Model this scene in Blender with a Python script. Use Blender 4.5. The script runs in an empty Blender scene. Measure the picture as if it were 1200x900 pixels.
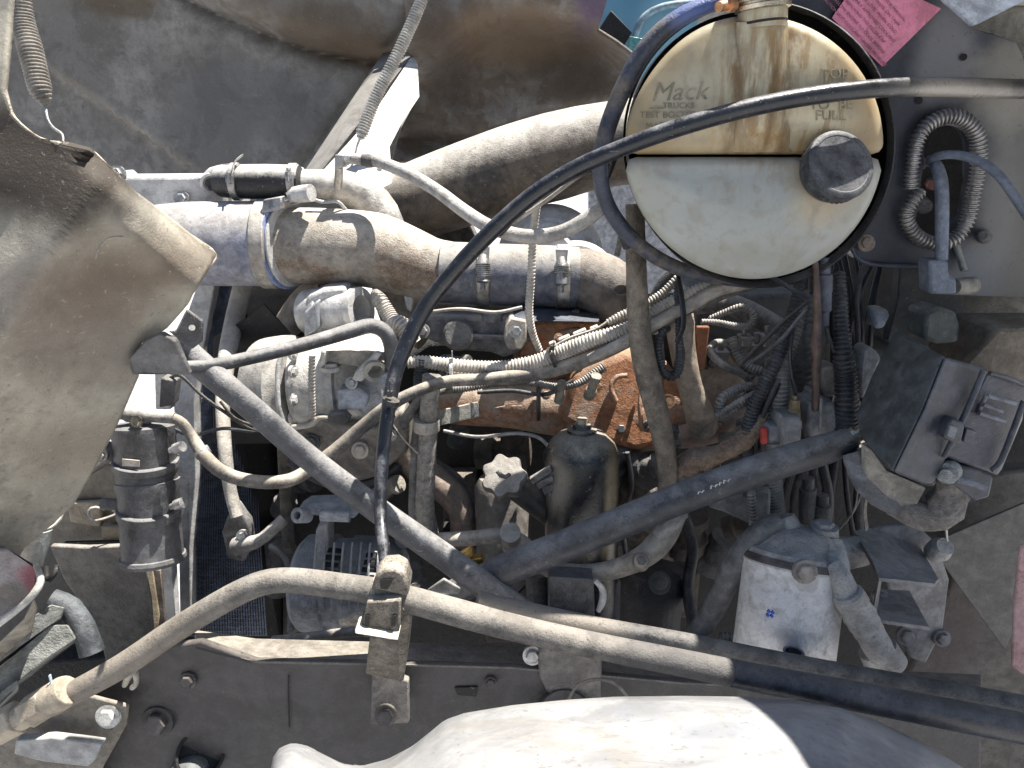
import bpy, math, random
from mathutils import Vector, Matrix
import numpy as np
random.seed(7)
C = bpy.context
S = C.scene
# ---------------------------------------------------------------- camera
PITCH = math.radians(18); CAMZ = 1.75; F = 867.0
cam = bpy.data.cameras.new('camera'); co = bpy.data.objects.new('camera', cam)
S.collection.objects.link(co); S.camera = co
co.location = (0, 0, CAMZ); co.rotation_euler = (math.radians(90) - PITCH, 0, 0)
cam.sensor_width = 36; cam.lens = 36 * F / 1200; cam.clip_start = .02; cam.clip_end = 500
# ---------------------------------------------------------------- light
SUN = Vector((0.32, 0.12, 0.92)).normalized()
w = bpy.data.worlds.new('World'); S.world = w; w.use_nodes = True
nt = w.node_tree; bg = nt.nodes['Background']
sky = nt.nodes.new('ShaderNodeTexSky'); sky.sky_type = 'NISHITA'; sky.sun_disc = False
sky.sun_elevation = math.asin(SUN.z); sky.sun_rotation = math.atan2(SUN.x, SUN.y)
nt.links.new(sky.outputs[0], bg.inputs[0]); bg.inputs[1].default_value = .056
sl = bpy.data.lights.new('sun', 'SUN'); sl.energy = 5; sl.angle = math.radians(.5); sl.color = (1, .95, .87)
so = bpy.data.objects.new('sun', sl); S.collection.objects.link(so)
so.rotation_euler = SUN.to_track_quat('Z', 'Y').to_euler()
S.view_settings.view_transform = 'Standard'; S.view_settings.look = 'None'
S.view_settings.exposure = 1.3; S.view_settings.gamma = 1

# ---------------------------------------------------------------- helpers
cp, sp = math.cos(PITCH), math.sin(PITCH)
def P(x, y, Y):
    "the point at horizontal distance Y that stands at this place"
    u = (x - 600) / F; v = -(y - 450) / F
    dx, dy, dz = u, cp + v * sp, -sp + v * cp
    k = Y / dy
    return Vector((dx * k, Y, CAMZ + dz * k))
def mpp(p):
    return (p.y * cp - (p.z - CAMZ) * sp) / F     # metres for one unit at this point
def interp(pl, x):
    return float(np.interp(x, [a for a, b in pl], [b for a, b in pl]))

class MB:
    def __init__(s): s.v = []; s.f = []
    def add(s, vs, fs):
        o = len(s.v); s.v += [tuple(a) for a in vs]; s.f += [tuple(o + i for i in f) for f in fs]; return s
    def rings(s, rings, closed=True, cap0=True, cap1=True):
        n = len(rings[0]); vs = [p for r in rings for p in r]; fs = []
        for i in range(len(rings) - 1):
            for j in range(n if closed else n - 1):
                a = i * n + j; b = i * n + (j + 1) % n
                fs.append((a, b, b + n, a + n))
        if cap0: fs.append(tuple(range(n))[::-1])
        if cap1: fs.append(tuple((len(rings) - 1) * n + j for j in range(n)))
        return s.add(vs, fs)
    def lathe(s, p0, p1, prof, seg=24, cap0=True, cap1=True, flat=1.0):
        "prof: (distance from p0 along the axis, radius) in metres"
        ax = (p1 - p0).normalized(); a = ax.orthogonal().normalized()
        if abs(ax.z) < .9:
            a = Vector((0, 0, 1)).cross(ax).normalized()
        b = ax.cross(a)
        R = []
        for t, r in prof:
            r = max(r, 1e-5)
            R.append([p0 + ax * t + (a * math.cos(2 * math.pi * k / seg) + b * flat * math.sin(2 * math.pi * k / seg)) * r for k in range(seg)])
        return s.rings(R, True, cap0, cap1)
    def box(s, c, sx, sy, sz, rot=None):
        vs = [Vector((i * sx / 2, j * sy / 2, k * sz / 2)) for i in (-1, 1) for j in (-1, 1) for k in (-1, 1)]
        if rot: vs = [rot @ q for q in vs]
        return s.add([c + q for q in vs], [(0, 1, 3, 2), (4, 6, 7, 5), (0, 4, 5, 1), (2, 3, 7, 6), (0, 2, 6, 4), (1, 5, 7, 3)])
    def prism(s, pts, vec):
        n = len(pts); vs = list(pts) + [p + vec for p in pts]
        return s.add(vs, [tuple(range(n)), tuple(range(2 * n - 1, n - 1, -1))] + [(i, i + n, (i + 1) % n + n, (i + 1) % n) for i in range(n)])

def catmull(pts, step):
    "pts: (Vector, radius); returns dense list at about even step"
    out = []
    n = len(pts)
    for i in range(n - 1):
        p1, r1 = pts[i]; p2, r2 = pts[i + 1]
        p0 = pts[i - 1][0] if i else p1 * 2 - p2
        p3 = pts[i + 2][0] if i < n - 2 else p2 * 2 - p1
        t1 = (p2 - p0) * .5; t2 = (p3 - p1) * .5
        L = (p2 - p1).length
        t1 *= min(1, 1.3 * L / max(t1.length, 1e-6)); t2 *= min(1, 1.3 * L / max(t2.length, 1e-6))
        k = max(2, int(L / step))
        for j in range(k):
            t = j / k; t3 = t ** 3; tt = t * t
            out.append((p1 * (2 * t3 - 3 * tt + 1) + t1 * (t3 - 2 * tt + t) + p2 * (-2 * t3 + 3 * tt) + t2 * (t3 - tt), r1 + (r2 - r1) * t))
    out.append(pts[-1]); return out

def sweep(m, pts, seg=12, corr=0, depth=.18, wob=.0, flat=1.0, step=None, lump=0):
    "pts: (x, y, Y, radius) tuples; corr = pitch of the corrugation in metres"
    q = [(P(a[0], a[1], a[2]), a[3] * mpp(P(a[0], a[1], a[2]))) for a in pts]
    rmin = min(r for _, r in q)
    d = catmull(q, step or (corr / 4 if corr else max(rmin * .8, .006)))
    # even out the steps
    L = [0]
    for i in range(1, len(d)): L.append(L[-1] + (d[i][0] - d[i - 1][0]).length)
    tot = L[-1]; n = max(3, int(tot / (corr / 4 if corr else max(rmin * .8, .006))))
    if step: n = max(3, int(tot / step))
    g = np.linspace(0, tot, n)
    xs = [np.interp(g, L, [a[0][k] for a in d]) for k in range(3)]; rs = np.interp(g, L, [a[1] for a in d])
    pp = [Vector((xs[0][i], xs[1][i], xs[2][i])) for i in range(n)]
    R = []; a = None
    ph = random.random() * 9
    for i in range(n):
        t = (pp[min(i + 1, n - 1)] - pp[max(i - 1, 0)]).normalized()
        if a is None:
            a = t.orthogonal().normalized()
        else:
            a = (a - t * a.dot(t)).normalized()
        b = t.cross(a)
        r = rs[i]
        if corr: r *= (1, 1, 1 - depth, 1 - depth)[i % 4]
        if wob: r *= 1 + wob * math.sin(g[i] * 70 + ph) + wob * .6 * math.sin(g[i] * 173 + ph * 2)
        ring = []
        for k in range(seg):
            th = 2 * math.pi * k / seg
            rr = r * (1 + lump * (random.random() - .5)) if lump else r
            ring.append(pp[i] + (a * math.cos(th) + b * flat * math.sin(th)) * rr)
        R.append(ring)
    m.rings(R)
    return m

WORLD = {}
def obj(name, m, mat, parent=None, bevel=0, smooth=True, angle=38, label=None, cat=None, group=None, kind=None, solid=0, bseg=2):
    me = bpy.data.meshes.new(name)
    V = np.array(m.v, dtype=float); c = (V.max(0) + V.min(0)) / 2
    if parent is None: c[2] = V[:, 2].min()
    me.from_pydata([tuple(q) for q in (V - c)], [], m.f)
    import bmesh
    bm = bmesh.new(); bm.from_mesh(me); bmesh.ops.recalc_face_normals(bm, faces=bm.faces[:]); bm.to_mesh(me); bm.free()
    if smooth:
        me.polygons.foreach_set('use_smooth', [True] * len(me.polygons)); me.set_sharp_from_angle(angle=math.radians(angle))
    me.materials.append(mat)
    o = bpy.data.objects.new(name, me); S.collection.objects.link(o)
    WORLD[o.name] = Vector(c)
    if parent is not None: o.parent = parent
    if solid:
        md = o.modifiers.new('solid', 'SOLIDIFY'); md.thickness = solid; md.offset = 0
    if bevel:
        md = o.modifiers.new('bevel', 'BEVEL'); md.width = bevel; md.segments = bseg; md.limit_method = 'ANGLE'; md.angle_limit = math.radians(40); md.harden_normals = False
    tag(o, label, cat, group, kind)
    return o
def tag(o, label=None, cat=None, group=None, kind=None):
    if label: o['label'] = label
    if cat: o['category'] = cat
    if group: o['group'] = group
    if kind: o['kind'] = kind
def T(name, label, cat, group=None):
    o = bpy.data.objects.new(name, None); S.collection.objects.link(o); o.empty_display_size = .02
    tag(o, label, cat, group); WORLD[o.name] = None
    return o
def settle():
    obs = list(S.collection.objects)
    for o in obs:
        if o.name in WORLD and WORLD[o.name] is None:
            lo = Vector((1e9,) * 3); hi = -lo
            for c in o.children:
                wl = WORLD[c.name]
                for v in c.data.vertices:
                    q = wl + v.co
                    lo = Vector(map(min, lo, q)); hi = Vector(map(max, hi, q))
            WORLD[o.name] = Vector(((lo.x + hi.x) / 2, (lo.y + hi.y) / 2, lo.z))
    for o in obs:
        if o.name in WORLD:
            o.location = WORLD[o.name] - (WORLD[o.parent.name] if o.parent else Vector((0, 0, 0)))

# ---------------------------------------------------------------- materials
def lin(c):
    if isinstance(c, str):
        c = [int(c[i:i + 2], 16) / 255 for i in (0, 2, 4)]
        c = [x / 12.92 if x <= .04045 else ((x + .055) / 1.055) ** 2.4 for x in c]
    return (c[0], c[1], c[2], 1)
class NB:
    def __init__(s, name):
        s.m = bpy.data.materials.new(name); s.m.use_nodes = True; s.t = s.m.node_tree
        s.b = s.t.nodes['Principled BSDF']
        s.geo = s.t.nodes.new('ShaderNodeNewGeometry')
        s.pos = s.geo.outputs['Position']
    def L(s, a, b): s.t.links.new(a, b)
    def n(s, t, **k):
        x = s.t.nodes.new(t)
        for a, b in k.items(): setattr(x, a, b)
        return x
    def val(s, inp, v):
        if hasattr(v, 'is_linked') or isinstance(v, bpy.types.NodeSocket): s.L(v, inp)
        else: inp.default_value = v
    def math(s, op, a, b=0.0, c=None, clamp=False):
        x = s.n('ShaderNodeMath', operation=op, use_clamp=clamp)
        s.val(x.inputs[0], a); s.val(x.inputs[1], b)
        if c is not None: s.val(x.inputs[2], c)
        return x.outputs[0]
    def noise(s, scale, det=4, rough=.6, vec=None, stretch=None, dist=0, off=0):
        v = vec or s.pos
        if stretch or off:
            mp = s.n('ShaderNodeMapping'); s.L(v, mp.inputs[0]); mp.inputs['Scale'].default_value = stretch or (1, 1, 1); mp.inputs['Location'].default_value = (off, off, off); v = mp.outputs[0]
        x = s.n('ShaderNodeTexNoise'); s.L(v, x.inputs['Vector']); x.inputs['Scale'].default_value = scale
        x.inputs['Detail'].default_value = det; x.inputs['Roughness'].default_value = rough; x.inputs['Distortion'].default_value = dist
        return x.outputs[0]
    def ramp(s, v, lo, hi):
        x = s.n('ShaderNodeMapRange'); s.L(v, x.inputs[0]); x.inputs[1].default_value = lo; x.inputs[2].default_value = hi
        x.interpolation_type = 'SMOOTHSTEP'; return x.outputs[0]
    def mix(s, f, a, b):
        x = s.n('ShaderNodeMix', data_type='RGBA'); s.val(x.inputs[0], f)
        for i, c in ((6, a), (7, b)):
            if isinstance(c, bpy.types.NodeSocket): s.L(c, x.inputs[i])
            else: x.inputs[i].default_value = lin(c)
        return x.outputs[2]
    def blob(s, p, r, soft=.6):
        "1 inside an ellipsoid about p with radii r, noisy edge"
        a = s.n('ShaderNodeVectorMath', operation='SUBTRACT'); s.L(s.pos, a.inputs[0]); a.inputs[1].default_value = p
        b = s.n('ShaderNodeVectorMath', operation='DIVIDE'); s.L(a.outputs[0], b.inputs[0]); b.inputs[1].default_value = r
        l = s.n('ShaderNodeVectorMath', operation='LENGTH'); s.L(b.outputs[0], l.inputs[0])
        d = s.math('ADD', l.outputs['Value'], s.math('MULTIPLY', s.math('SUBTRACT', s.noise(14, 5), .5), 1.3))
        return s.math('SUBTRACT', 1.0, s.ramp(d, 1 - soft, 1 + soft * .6), clamp=True)

DUST = (.46, .41, .34)
def dusty(name, base, dust=DUST, amt=.3, up=.5, rough=.5, metal=0.0, bump=.25, spec=.5, var=.35, grain=1.0, second=None, sec_amt=.5, sc=1.0, stains=(), scratch=0, coat=0, grime=.5):
    n = NB(name)
    n1 = n.noise(9 * sc, 5, .62); n2 = n.noise(55 * sc, 5, .65, off=3); n3 = n.noise(420, 3, .7, off=7)
    # base colour, varied
    dark = tuple(c * (1 - var) for c in lin(base)[:3]); lite = tuple(min(1, c * (1 + var * .6)) for c in lin(base)[:3])
    col = n.mix(n.ramp(n2, .3, .7), dark, lite)
    if second:
        m2 = n.ramp(n.math('ADD', n.math('MULTIPLY', n1, .65), n.math('MULTIPLY', n2, .35)), .62 - .35 * sec_amt, .7 - .3 * sec_amt)
        col = n.mix(m2, col, second)
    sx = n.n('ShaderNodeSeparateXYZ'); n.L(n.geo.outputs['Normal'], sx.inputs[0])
    upn = n.math('MULTIPLY', n.ramp(sx.outputs['Z'], .05, .95), up * 1.6)  # settled dust on upward faces, exaggerated to paint lit tops and dark undersides
    msk = n.math('ADD', n.math('ADD', upn, amt - .27), n.math('MULTIPLY', n.math('SUBTRACT', n1, .5), 1.1))
    msk = n.math('ADD', msk, n.math('MULTIPLY', n.math('SUBTRACT', n2, .5), .9))
    msk = n.math('ADD', msk, n.math('MULTIPLY', n.math('SUBTRACT', n3, .5), .8 * grain), clamp=True)
    dd = tuple(c * .72 for c in dust)
    dcol = n.mix(n.math('ADD', n.math('MULTIPLY', n2, .6), n.math('MULTIPLY', n3, .45)), dd, tuple(min(.8, c * 1.18) for c in dust))
    col = n.mix(msk, col, dcol)
    if grime:
        g1 = n.ramp(n.noise(24 * sc, 6, .72, off=23, dist=.6), .44, .6); g2 = n.ramp(n3, .5, .68)
        gm_ = n.math('MULTIPLY', n.math('ADD', n.math('MULTIPLY', g1, .75), n.math('MULTIPLY', g2, .35)), grime, clamp=True)
        x = n.n('ShaderNodeMix', data_type='RGBA', blend_type='MULTIPLY'); n.L(gm_, x.inputs[0]); n.L(col, x.inputs[6]); x.inputs[7].default_value = (.3, .275, .25, 1); col = x.outputs[2]
    for p, r, c, k in stains:
        col = n.mix(n.math('MULTIPLY', n.blob(p, r), k), col, c)
    if scratch:
        sc1 = n.ramp(n.noise(40, 4, .7, stretch=(1, 1, 9), dist=1.5, off=11), .66, .72)
        col = n.mix(n.math('MULTIPLY', sc1, scratch), col, tuple(min(1, c * 1.5 + .1) for c in dust))
    n4 = n.noise(130, 4, .78, off=19)
    col = n.mix(n.math('MULTIPLY', n.ramp(n4, .60, .66), .55), col, tuple(c * .4 for c in lin(base)[:3]))
    col = n.mix(n.math('MULTIPLY', n.ramp(n4, .38, .33), .22), col, tuple(min(.7, c * 1.25) for c in dust))
    n.L(col, n.b.inputs['Base Color'])
    rr = n.math('ADD', n.math('MULTIPLY', msk, .9 - rough), rough, clamp=True)
    rr = n.math('ADD', rr, n.math('MULTIPLY', n.math('SUBTRACT', n2, .5), .25), clamp=True)
    n.L(rr, n.b.inputs['Roughness'])
    if metal: n.L(n.math('MULTIPLY', n.math('SUBTRACT', 1.0, msk), metal), n.b.inputs['Metallic'])
    n.b.inputs['Specular IOR Level'].default_value = spec
    if coat: n.b.inputs['Coat Weight'].default_value = coat
    h = n.math('ADD', n.math('MULTIPLY', n2, .6), n.math('MULTIPLY', n3, .28))
    h = n.math('ADD', h, n.math('MULTIPLY', msk, .25)); h = n.math('ADD', h, n.math('MULTIPLY', n4, .35))
    b = n.n('ShaderNodeBump'); b.inputs['Strength'].default_value = min(1, bump * 1.5); b.inputs['Distance'].default_value = .007
    n.L(h, b.inputs['Height']); n.L(b.outputs[0], n.b.inputs['Normal'])
    n.h = h; n.bumpn = b
    return n
def D(*a, **k): return dusty(*a, **k).m

RUB = D('dusty_black_rubber', (.022, .023, .027), amt=.12, up=.45, rough=.5, dust=(.33, .31, .28), bump=.2)
RUBD = D('dusty_grey_rubber', (.06, .06, .062), amt=.42, up=.55, rough=.6, bump=.25)
RUBC = D('black_rubber_worn', (.018, .02, .026), amt=-.08, up=.35, rough=.38, dust=(.3, .31, .33), bump=.15)
PAINTK = D('charcoal_tube_paint', (.05, .053, .062), amt=.12, up=.5, rough=.42, dust=(.34, .33, .32), bump=.18, scratch=.35)
STRUT = D('dusty_strut_paint', (.06, .064, .075), amt=.12, up=.6, rough=.42, dust=(.38, .37, .36), bump=.3, scratch=.3)
TANPIPE = D('tan_dust_pipe', (.11, .095, .08), amt=.5, up=.6, rough=.7, dust=(.47, .40, .31), bump=.35)
MUD = D('caked_mud_steel', (.13, .115, .10), amt=.6, up=.5, rough=.9, dust=(.46, .41, .34), bump=1.0, sc=1.6, grain=2)
COND = D('dusty_grey_conduit', (.07, .07, .075), amt=.45, up=.5, rough=.6, dust=(.45, .43, .4))
CONDK = D('dark_conduit', (.025, .027, .034), amt=.12, up=.4, rough=.45, dust=(.3, .3, .3))
CONDW = D('pale_dust_conduit', (.2, .19, .18), amt=.7, up=.5, rough=.8, dust=(.6, .56, .5))
ALU = D('dusty_cast_aluminium', (.5, .5, .49), amt=.42, up=.8, rough=.4, metal=.15, dust=(.66, .63, .58), bump=.4, var=.3)
ALUB = D('blue_grey_dust_casting', (.38, .40, .44), amt=.45, up=.5, rough=.5, metal=.1, dust=(.52, .53, .54), bump=.5)
ALUD = D('dark_dusty_casting', (.10, .10, .105), amt=.25, up=.5, rough=.6, dust=(.38, .36, .33), bump=.6)
STEEL = D('dusty_steel', (.42, .42, .42), amt=.2, up=.4, rough=.35, metal=.85, dust=(.52, .49, .45), bump=.2)
CHROME = D('worn_chrome', (.6, .58, .52), amt=-.25, up=.3, rough=.22, metal=1, bump=.1)
BRASS = D('brass', (.62, .42, .14), amt=-.1, up=.3, rough=.35, metal=.9, bump=.1)
COPPER = D('copper_fitting', (.62, .33, .17), amt=.05, up=.4, rough=.4, metal=.7, bump=.2)
RUSTP = D('rust_speckled_pipe', (.36, .33, .29), second=(.15, .095, .06), sec_amt=.42, amt=.3, up=.8, rough=.6, dust=(.55, .5, .43), bump=.4, sc=1.3, grain=2)
EXH = D('sooty_big_pipe', (.085, .077, .07), second=(.14, .115, .09), amt=.1, up=1.0, rough=.6, dust=(.52, .49, .44), bump=.3)
BLUEH = D('blue_silicone_dusty', (.13, .19, .36), amt=.82, up=.5, rough=.45, dust=(.44, .42, .41), bump=.15, sc=1.4)
BLUED = D('dark_blue_silicone', (.085, .10, .15), amt=.38, up=.7, rough=.4, dust=(.38, .36, .33), bump=.15)
ORANGE = D('orange_engine_paint', (.38, .165, .075), second=(.26, .19, .15), sec_amt=.3, amt=.2, up=.5, rough=.6, dust=(.42, .29, .2), bump=.45, sc=1.4)
ORDARK = D('sooted_orange_casting', (.40, .20, .11), second=(.30, .235, .19), sec_amt=.4, amt=.42, up=.7, rough=.65, dust=(.48, .38, .30), bump=.5, sc=1.2)
VALVE = D('grey_valve_cover', (.15, .155, .17), amt=.35, up=.55, rough=.6, dust=(.42, .40, .37), bump=.4)
BLOCK = D('shade_black_block', (.02, .02, .02), amt=.0, up=.25, rough=.6, dust=(.16, .14, .12), bump=.8)  # near-black backing, toned to stand in for shade behind the parts
BLKPAINT = D('glossy_black_can', (.014, .015, .018), amt=-.02, up=.5, rough=.25, dust=(.36, .33, .29), bump=.1)
CANP = D('grey_black_canister', (.04, .042, .048), amt=.5, up=.4, rough=.35, dust=(.24, .235, .235), bump=.2)
FRAME = D('dusty_brown_frame_paint', (.055, .052, .052), amt=.3, up=.5, rough=.55, dust=(.17, .15, .135), bump=.25, second=(.04, .038, .043), sec_amt=.4, sc=.8)
FRAMEL = D('dusty_tan_plate', (.2, .18, .15), amt=.4, up=.4, rough=.75, dust=(.36, .32, .27), bump=.35, second=(.1, .095, .09), sec_amt=.3)
NAVY = D('navy_painted_sheet', (.045, .055, .085), amt=.02, up=.3, rough=.42, dust=(.26, .26, .28), bump=.12, sc=.7)
FUSE = D('faded_black_plastic', (.06, .064, .078), amt=.35, up=.2, rough=.5, dust=(.19, .195, .22), bump=.15)
CABP = D('dusty_cab_panel', (.24, .23, .20), amt=.5, up=.3, rough=.8, dust=(.36, .34, .30), bump=.3, second=(.14, .13, .11), sec_amt=.4)
PINKP = D('faded_red_paint', (.34, .17, .17), amt=.45, up=.3, rough=.5, dust=(.52, .42, .42), bump=.15)
TAPE = D('crumpled_dusty_tape', (.26, .24, .22), amt=.45, up=.4, rough=.75, dust=(.46, .42, .38), bump=1.0, sc=2)
FINS = D('radiator_fins', (.15, .18, .25), amt=.0, up=.3, rough=.5, metal=.4, dust=(.35, .35, .36), bump=.2)
PLASW = D('white_filter_paint', (.62, .62, .62), amt=.2, up=.35, rough=.5, dust=(.55, .5, .44), bump=.15, var=.12, second=(.3, .28, .26), sec_amt=.22, sc=1.6)
REDP = D('red_plastic', (.6, .06, .05), amt=0, up=.3, rough=.4)
GASKET = D('black_shadow_rubber', (.01, .01, .01), amt=-.2, up=.2, rough=.7)  # near-black rubber; also painted on slots, holes and gaps as their shade
MAGS = D('fan_shroud_plastic', (.012, .012, .014), amt=-.15, up=.25, rough=.55, dust=(.25, .25, .26))
TIE = D('black_nylon', (.02, .02, .02), amt=.0, up=.3, rough=.5)
TIEB = D('pale_blue_nylon', (.5, .62, .7), amt=.1, up=.2, rough=.5)
FIL = D('brass_wire_edge', (.5, .4, .25), amt=.2, rough=.4, metal=.6)

# ---------------------------------------------------------------- shape shorthands
def tube(name, pts, mat, parent=None, seg=14, corr=0, depth=.18, wob=0, flat=1, lump=0, step=None, **k):
    return obj(name, sweep(MB(), pts, seg, corr, depth, wob, flat, step, lump), mat, parent, angle=50 if not corr else 25, **k)
def can(name, a, b, prof, mat, parent=None, seg=28, flat=1, **k):
    "a, b: (x, y, Y) axis ends; prof: (0..1 along the axis, radius)"
    p0, p1 = P(*a), P(*b); L = (p1 - p0).length; s = mpp((p0 + p1) / 2)
    return obj(name, MB().lathe(p0, p1, [(t * L, r * s) for t, r in prof], seg, flat=flat), mat, parent, **k)
def slab(name, pts, th, mat, parent=None, bevel=.002, vec=None, **k):
    q = [P(*a) for a in pts]
    return obj(name, MB().prism(q, (vec.normalized() * th) if vec else Vector((0, th, 0))), mat, parent, bevel=bevel, **k)
AX = {'cam': Vector((0, -1, .25)), 'up': Vector((0, 0, 1)), 'left': Vector((-1, -.3, .1)), 'right': Vector((1, -.3, .1))}
def bolt(x, y, Y, r, parent, mat=STEEL, ax='cam', name='bolt', h=.7, washer=True):
    p = P(x, y, Y); s = mpp(p); d = (AX[ax] if isinstance(ax, str) else ax).normalized(); r *= s
    m = MB()
    if washer: m.lathe(p - d * .004, p + d, [(0, r * 1.45), (.004 + r * .2, r * 1.45)], 18)
    m.lathe(p, p + d, [(-.003, r), (r * h, r), (r * (h + .12), r * .85)], 6)
    return obj(name, m, mat, parent, angle=20)
def band(x, y, Y, ang, r, wid, mat, parent, name='clamp_band', tilt=0, screw=True, sang=90, seg=32, flat=1):
    "a clamp round a hose whose axis runs at ang degrees in the picture, leaning tilt degrees away"
    p = P(x, y, Y); s = mpp(p)
    a = math.radians(ang)
    q = P(x + 10 * math.cos(a), y - 10 * math.sin(a), Y + 10 * s * math.tan(math.radians(tilt)))
    d = (q - p).normalized(); W = wid * s; R = r * s
    m = MB(); m.lathe(p - d * W / 2, p, [(0, R * .96), (0, R), (W * .08, R * 1.03), (W * .92, R * 1.03), (W, R), (W, R * .96)], seg, flat=flat)
    b = obj(name, m, mat, parent, angle=30)
    if screw:
        side = Vector((0, 0, 1)).cross(d).normalized(); upv = d.cross(side)
        if upv.z < 0: upv = -upv; side = -side
        if side.y > 0: side = -side
        v = upv * math.sin(math.radians(sang)) + side * math.cos(math.radians(sang)); tg = d.cross(v).normalized()
        c = p + v * R * 1.08
        m = MB(); rot = Matrix((tg, d, v)).transposed()
        m.box(c, W * .9, W * .95, W * .4, rot); m.lathe(c - tg * W * .95 + v * W * .1, c + tg + v * W * .1, [(0, W * .3), (W * .35, W * .3), (W * .35, W * .2), (W * 1.7, W * .2)], 8)
        obj('clamp_screw', m, STEEL, b, bevel=.0006)
    return b
def tie(x, y, Y, ang, r, mat, parent=None, label=None, **k):
    p = P(x, y, Y); s = mpp(p); a = math.radians(ang); d = (P(x + 5 * math.cos(a), y - 5 * math.sin(a), Y) - p).normalized()
    R = r * s; W = .0045
    m = MB(); m.lathe(p - d * W / 2, p, [(0, R * .95), (0, R * 1.06), (W, R * 1.06), (W, R * .95)], 20)
    u = Vector((0, -.3, 1)).normalized(); m.box(p + u * R * 1.12, .006, .006, .006); m.box(p + u * (R * 1.1 + .008) + d * .002, .0012, .003, .014)
    return obj('cable_tie', m, mat, parent, label=label, cat='cable tie' if label else None, **k)

def sheet(name, ys, xl, xr, Yf, mat, parent, nx=50, solid=.004, sub=6, **k):
    ks = []
    for a, b in zip(ys[:-1], ys[1:]):
        n = max(1, int((b - a) / sub)); ks += [a + (b - a) * i / n for i in range(n)]
    ks.append(ys[-1])
    rows = []
    for y in ks:
        l = interp(xl, y) if isinstance(xl, list) else xl; r = interp(xr, y) if isinstance(xr, list) else xr
        rows.append([P(l + (r - l) * i / nx, y, Yf(l + (r - l) * i / nx, y)) for i in range(nx + 1)])
    return obj(name, MB().rings(rows, False, False, False), mat, parent, solid=solid, angle=60, **k)
def G(x, a, s): return math.exp(-((x - a) / s) ** 2)
def nz(x, y, s=40.0):
    return math.sin(x / s + 1.3 * math.sin(y / s * .7)) * math.cos(y / s * 1.1 + math.sin(x / s * .6))
def seg(x, y, x0, y0, x1, y1):
    "signed distance to the line, and place along it"
    L = math.hypot(x1 - x0, y1 - y0); ux, uy = (x1 - x0) / L, (y1 - y0) / L
    return (x - x0) * uy - (y - y0) * ux, ((x - x0) * ux + (y - y0) * uy) / L

# ---------------------------------------------------------------- the setting
gm = D('pale_concrete_yard', (.42, .42, .44), amt=.3, up=.3, rough=.9, dust=(.5, .49, .48), bump=.2, sc=.3)
g = MB().add([(-90, -60, 0), (90, -60, 0), (90, 160, 0), (-90, 160, 0)], [(0, 1, 2, 3)])
obj('ground', g, gm, kind='structure')

# far vehicle behind the hood
vt = T('parked_vehicle', 'blue tinted vehicle window seen behind the raised hood and coolant tank', 'vehicle')
gl = NB('blue_tinted_glass'); gl.b.inputs['Base Color'].default_value = (.16, .38, .55, 1); gl.b.inputs['Roughness'].default_value = .06; gl.b.inputs['Coat Weight'].default_value = .6
n_ = gl.noise(3, 3, .5); gl.L(gl.mix(gl.ramp(n_, .3, .7), (.10, .30, .46), (.25, .50, .66)), gl.b.inputs['Base Color'])
slab('windshield', [(690, -60, 2.6), (1000, -60, 2.6), (1000, 90, 2.6), (735, 90, 2.6), (700, 40, 2.6)], .03, gl.m, vt)
seal = D('window_rubber', (.05, .06, .07), amt=-.1, rough=.4)
tube('rubber_seal', [(738, 75, 2.57, 4), (745, 40, 2.57, 4), (757, 18, 2.57, 4), (785, 6, 2.57, 4), (850, 2, 2.57, 4), (950, 2, 2.57, 4)], D('pale_window_trim', (.3, .45, .55), amt=0), vt)
slab('body_panel', [(690, 90, 2.62), (1000, 90, 2.62), (1000, 400, 2.62), (690, 400, 2.62)], .05, D('pale_vehicle_paint', (.55, .57, .62), amt=.1), vt)
slab('window_pillar', [(700, 38, 2.55), (716, 12, 2.55), (741, 38, 2.55), (729, 58, 2.55)], .03, MAGS, vt)
slab('side_window', [(738, 42, 2.5), (758, 46, 2.5), (754, 66, 2.5), (735, 62, 2.5)], .02, D('green_window_reflection', (.12, .36, .38), amt=-.3, rough=.1, second=(.25, .5, .4), sec_amt=.3, sc=2), vt)  # green patch paints a reflection into the window colour

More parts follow.
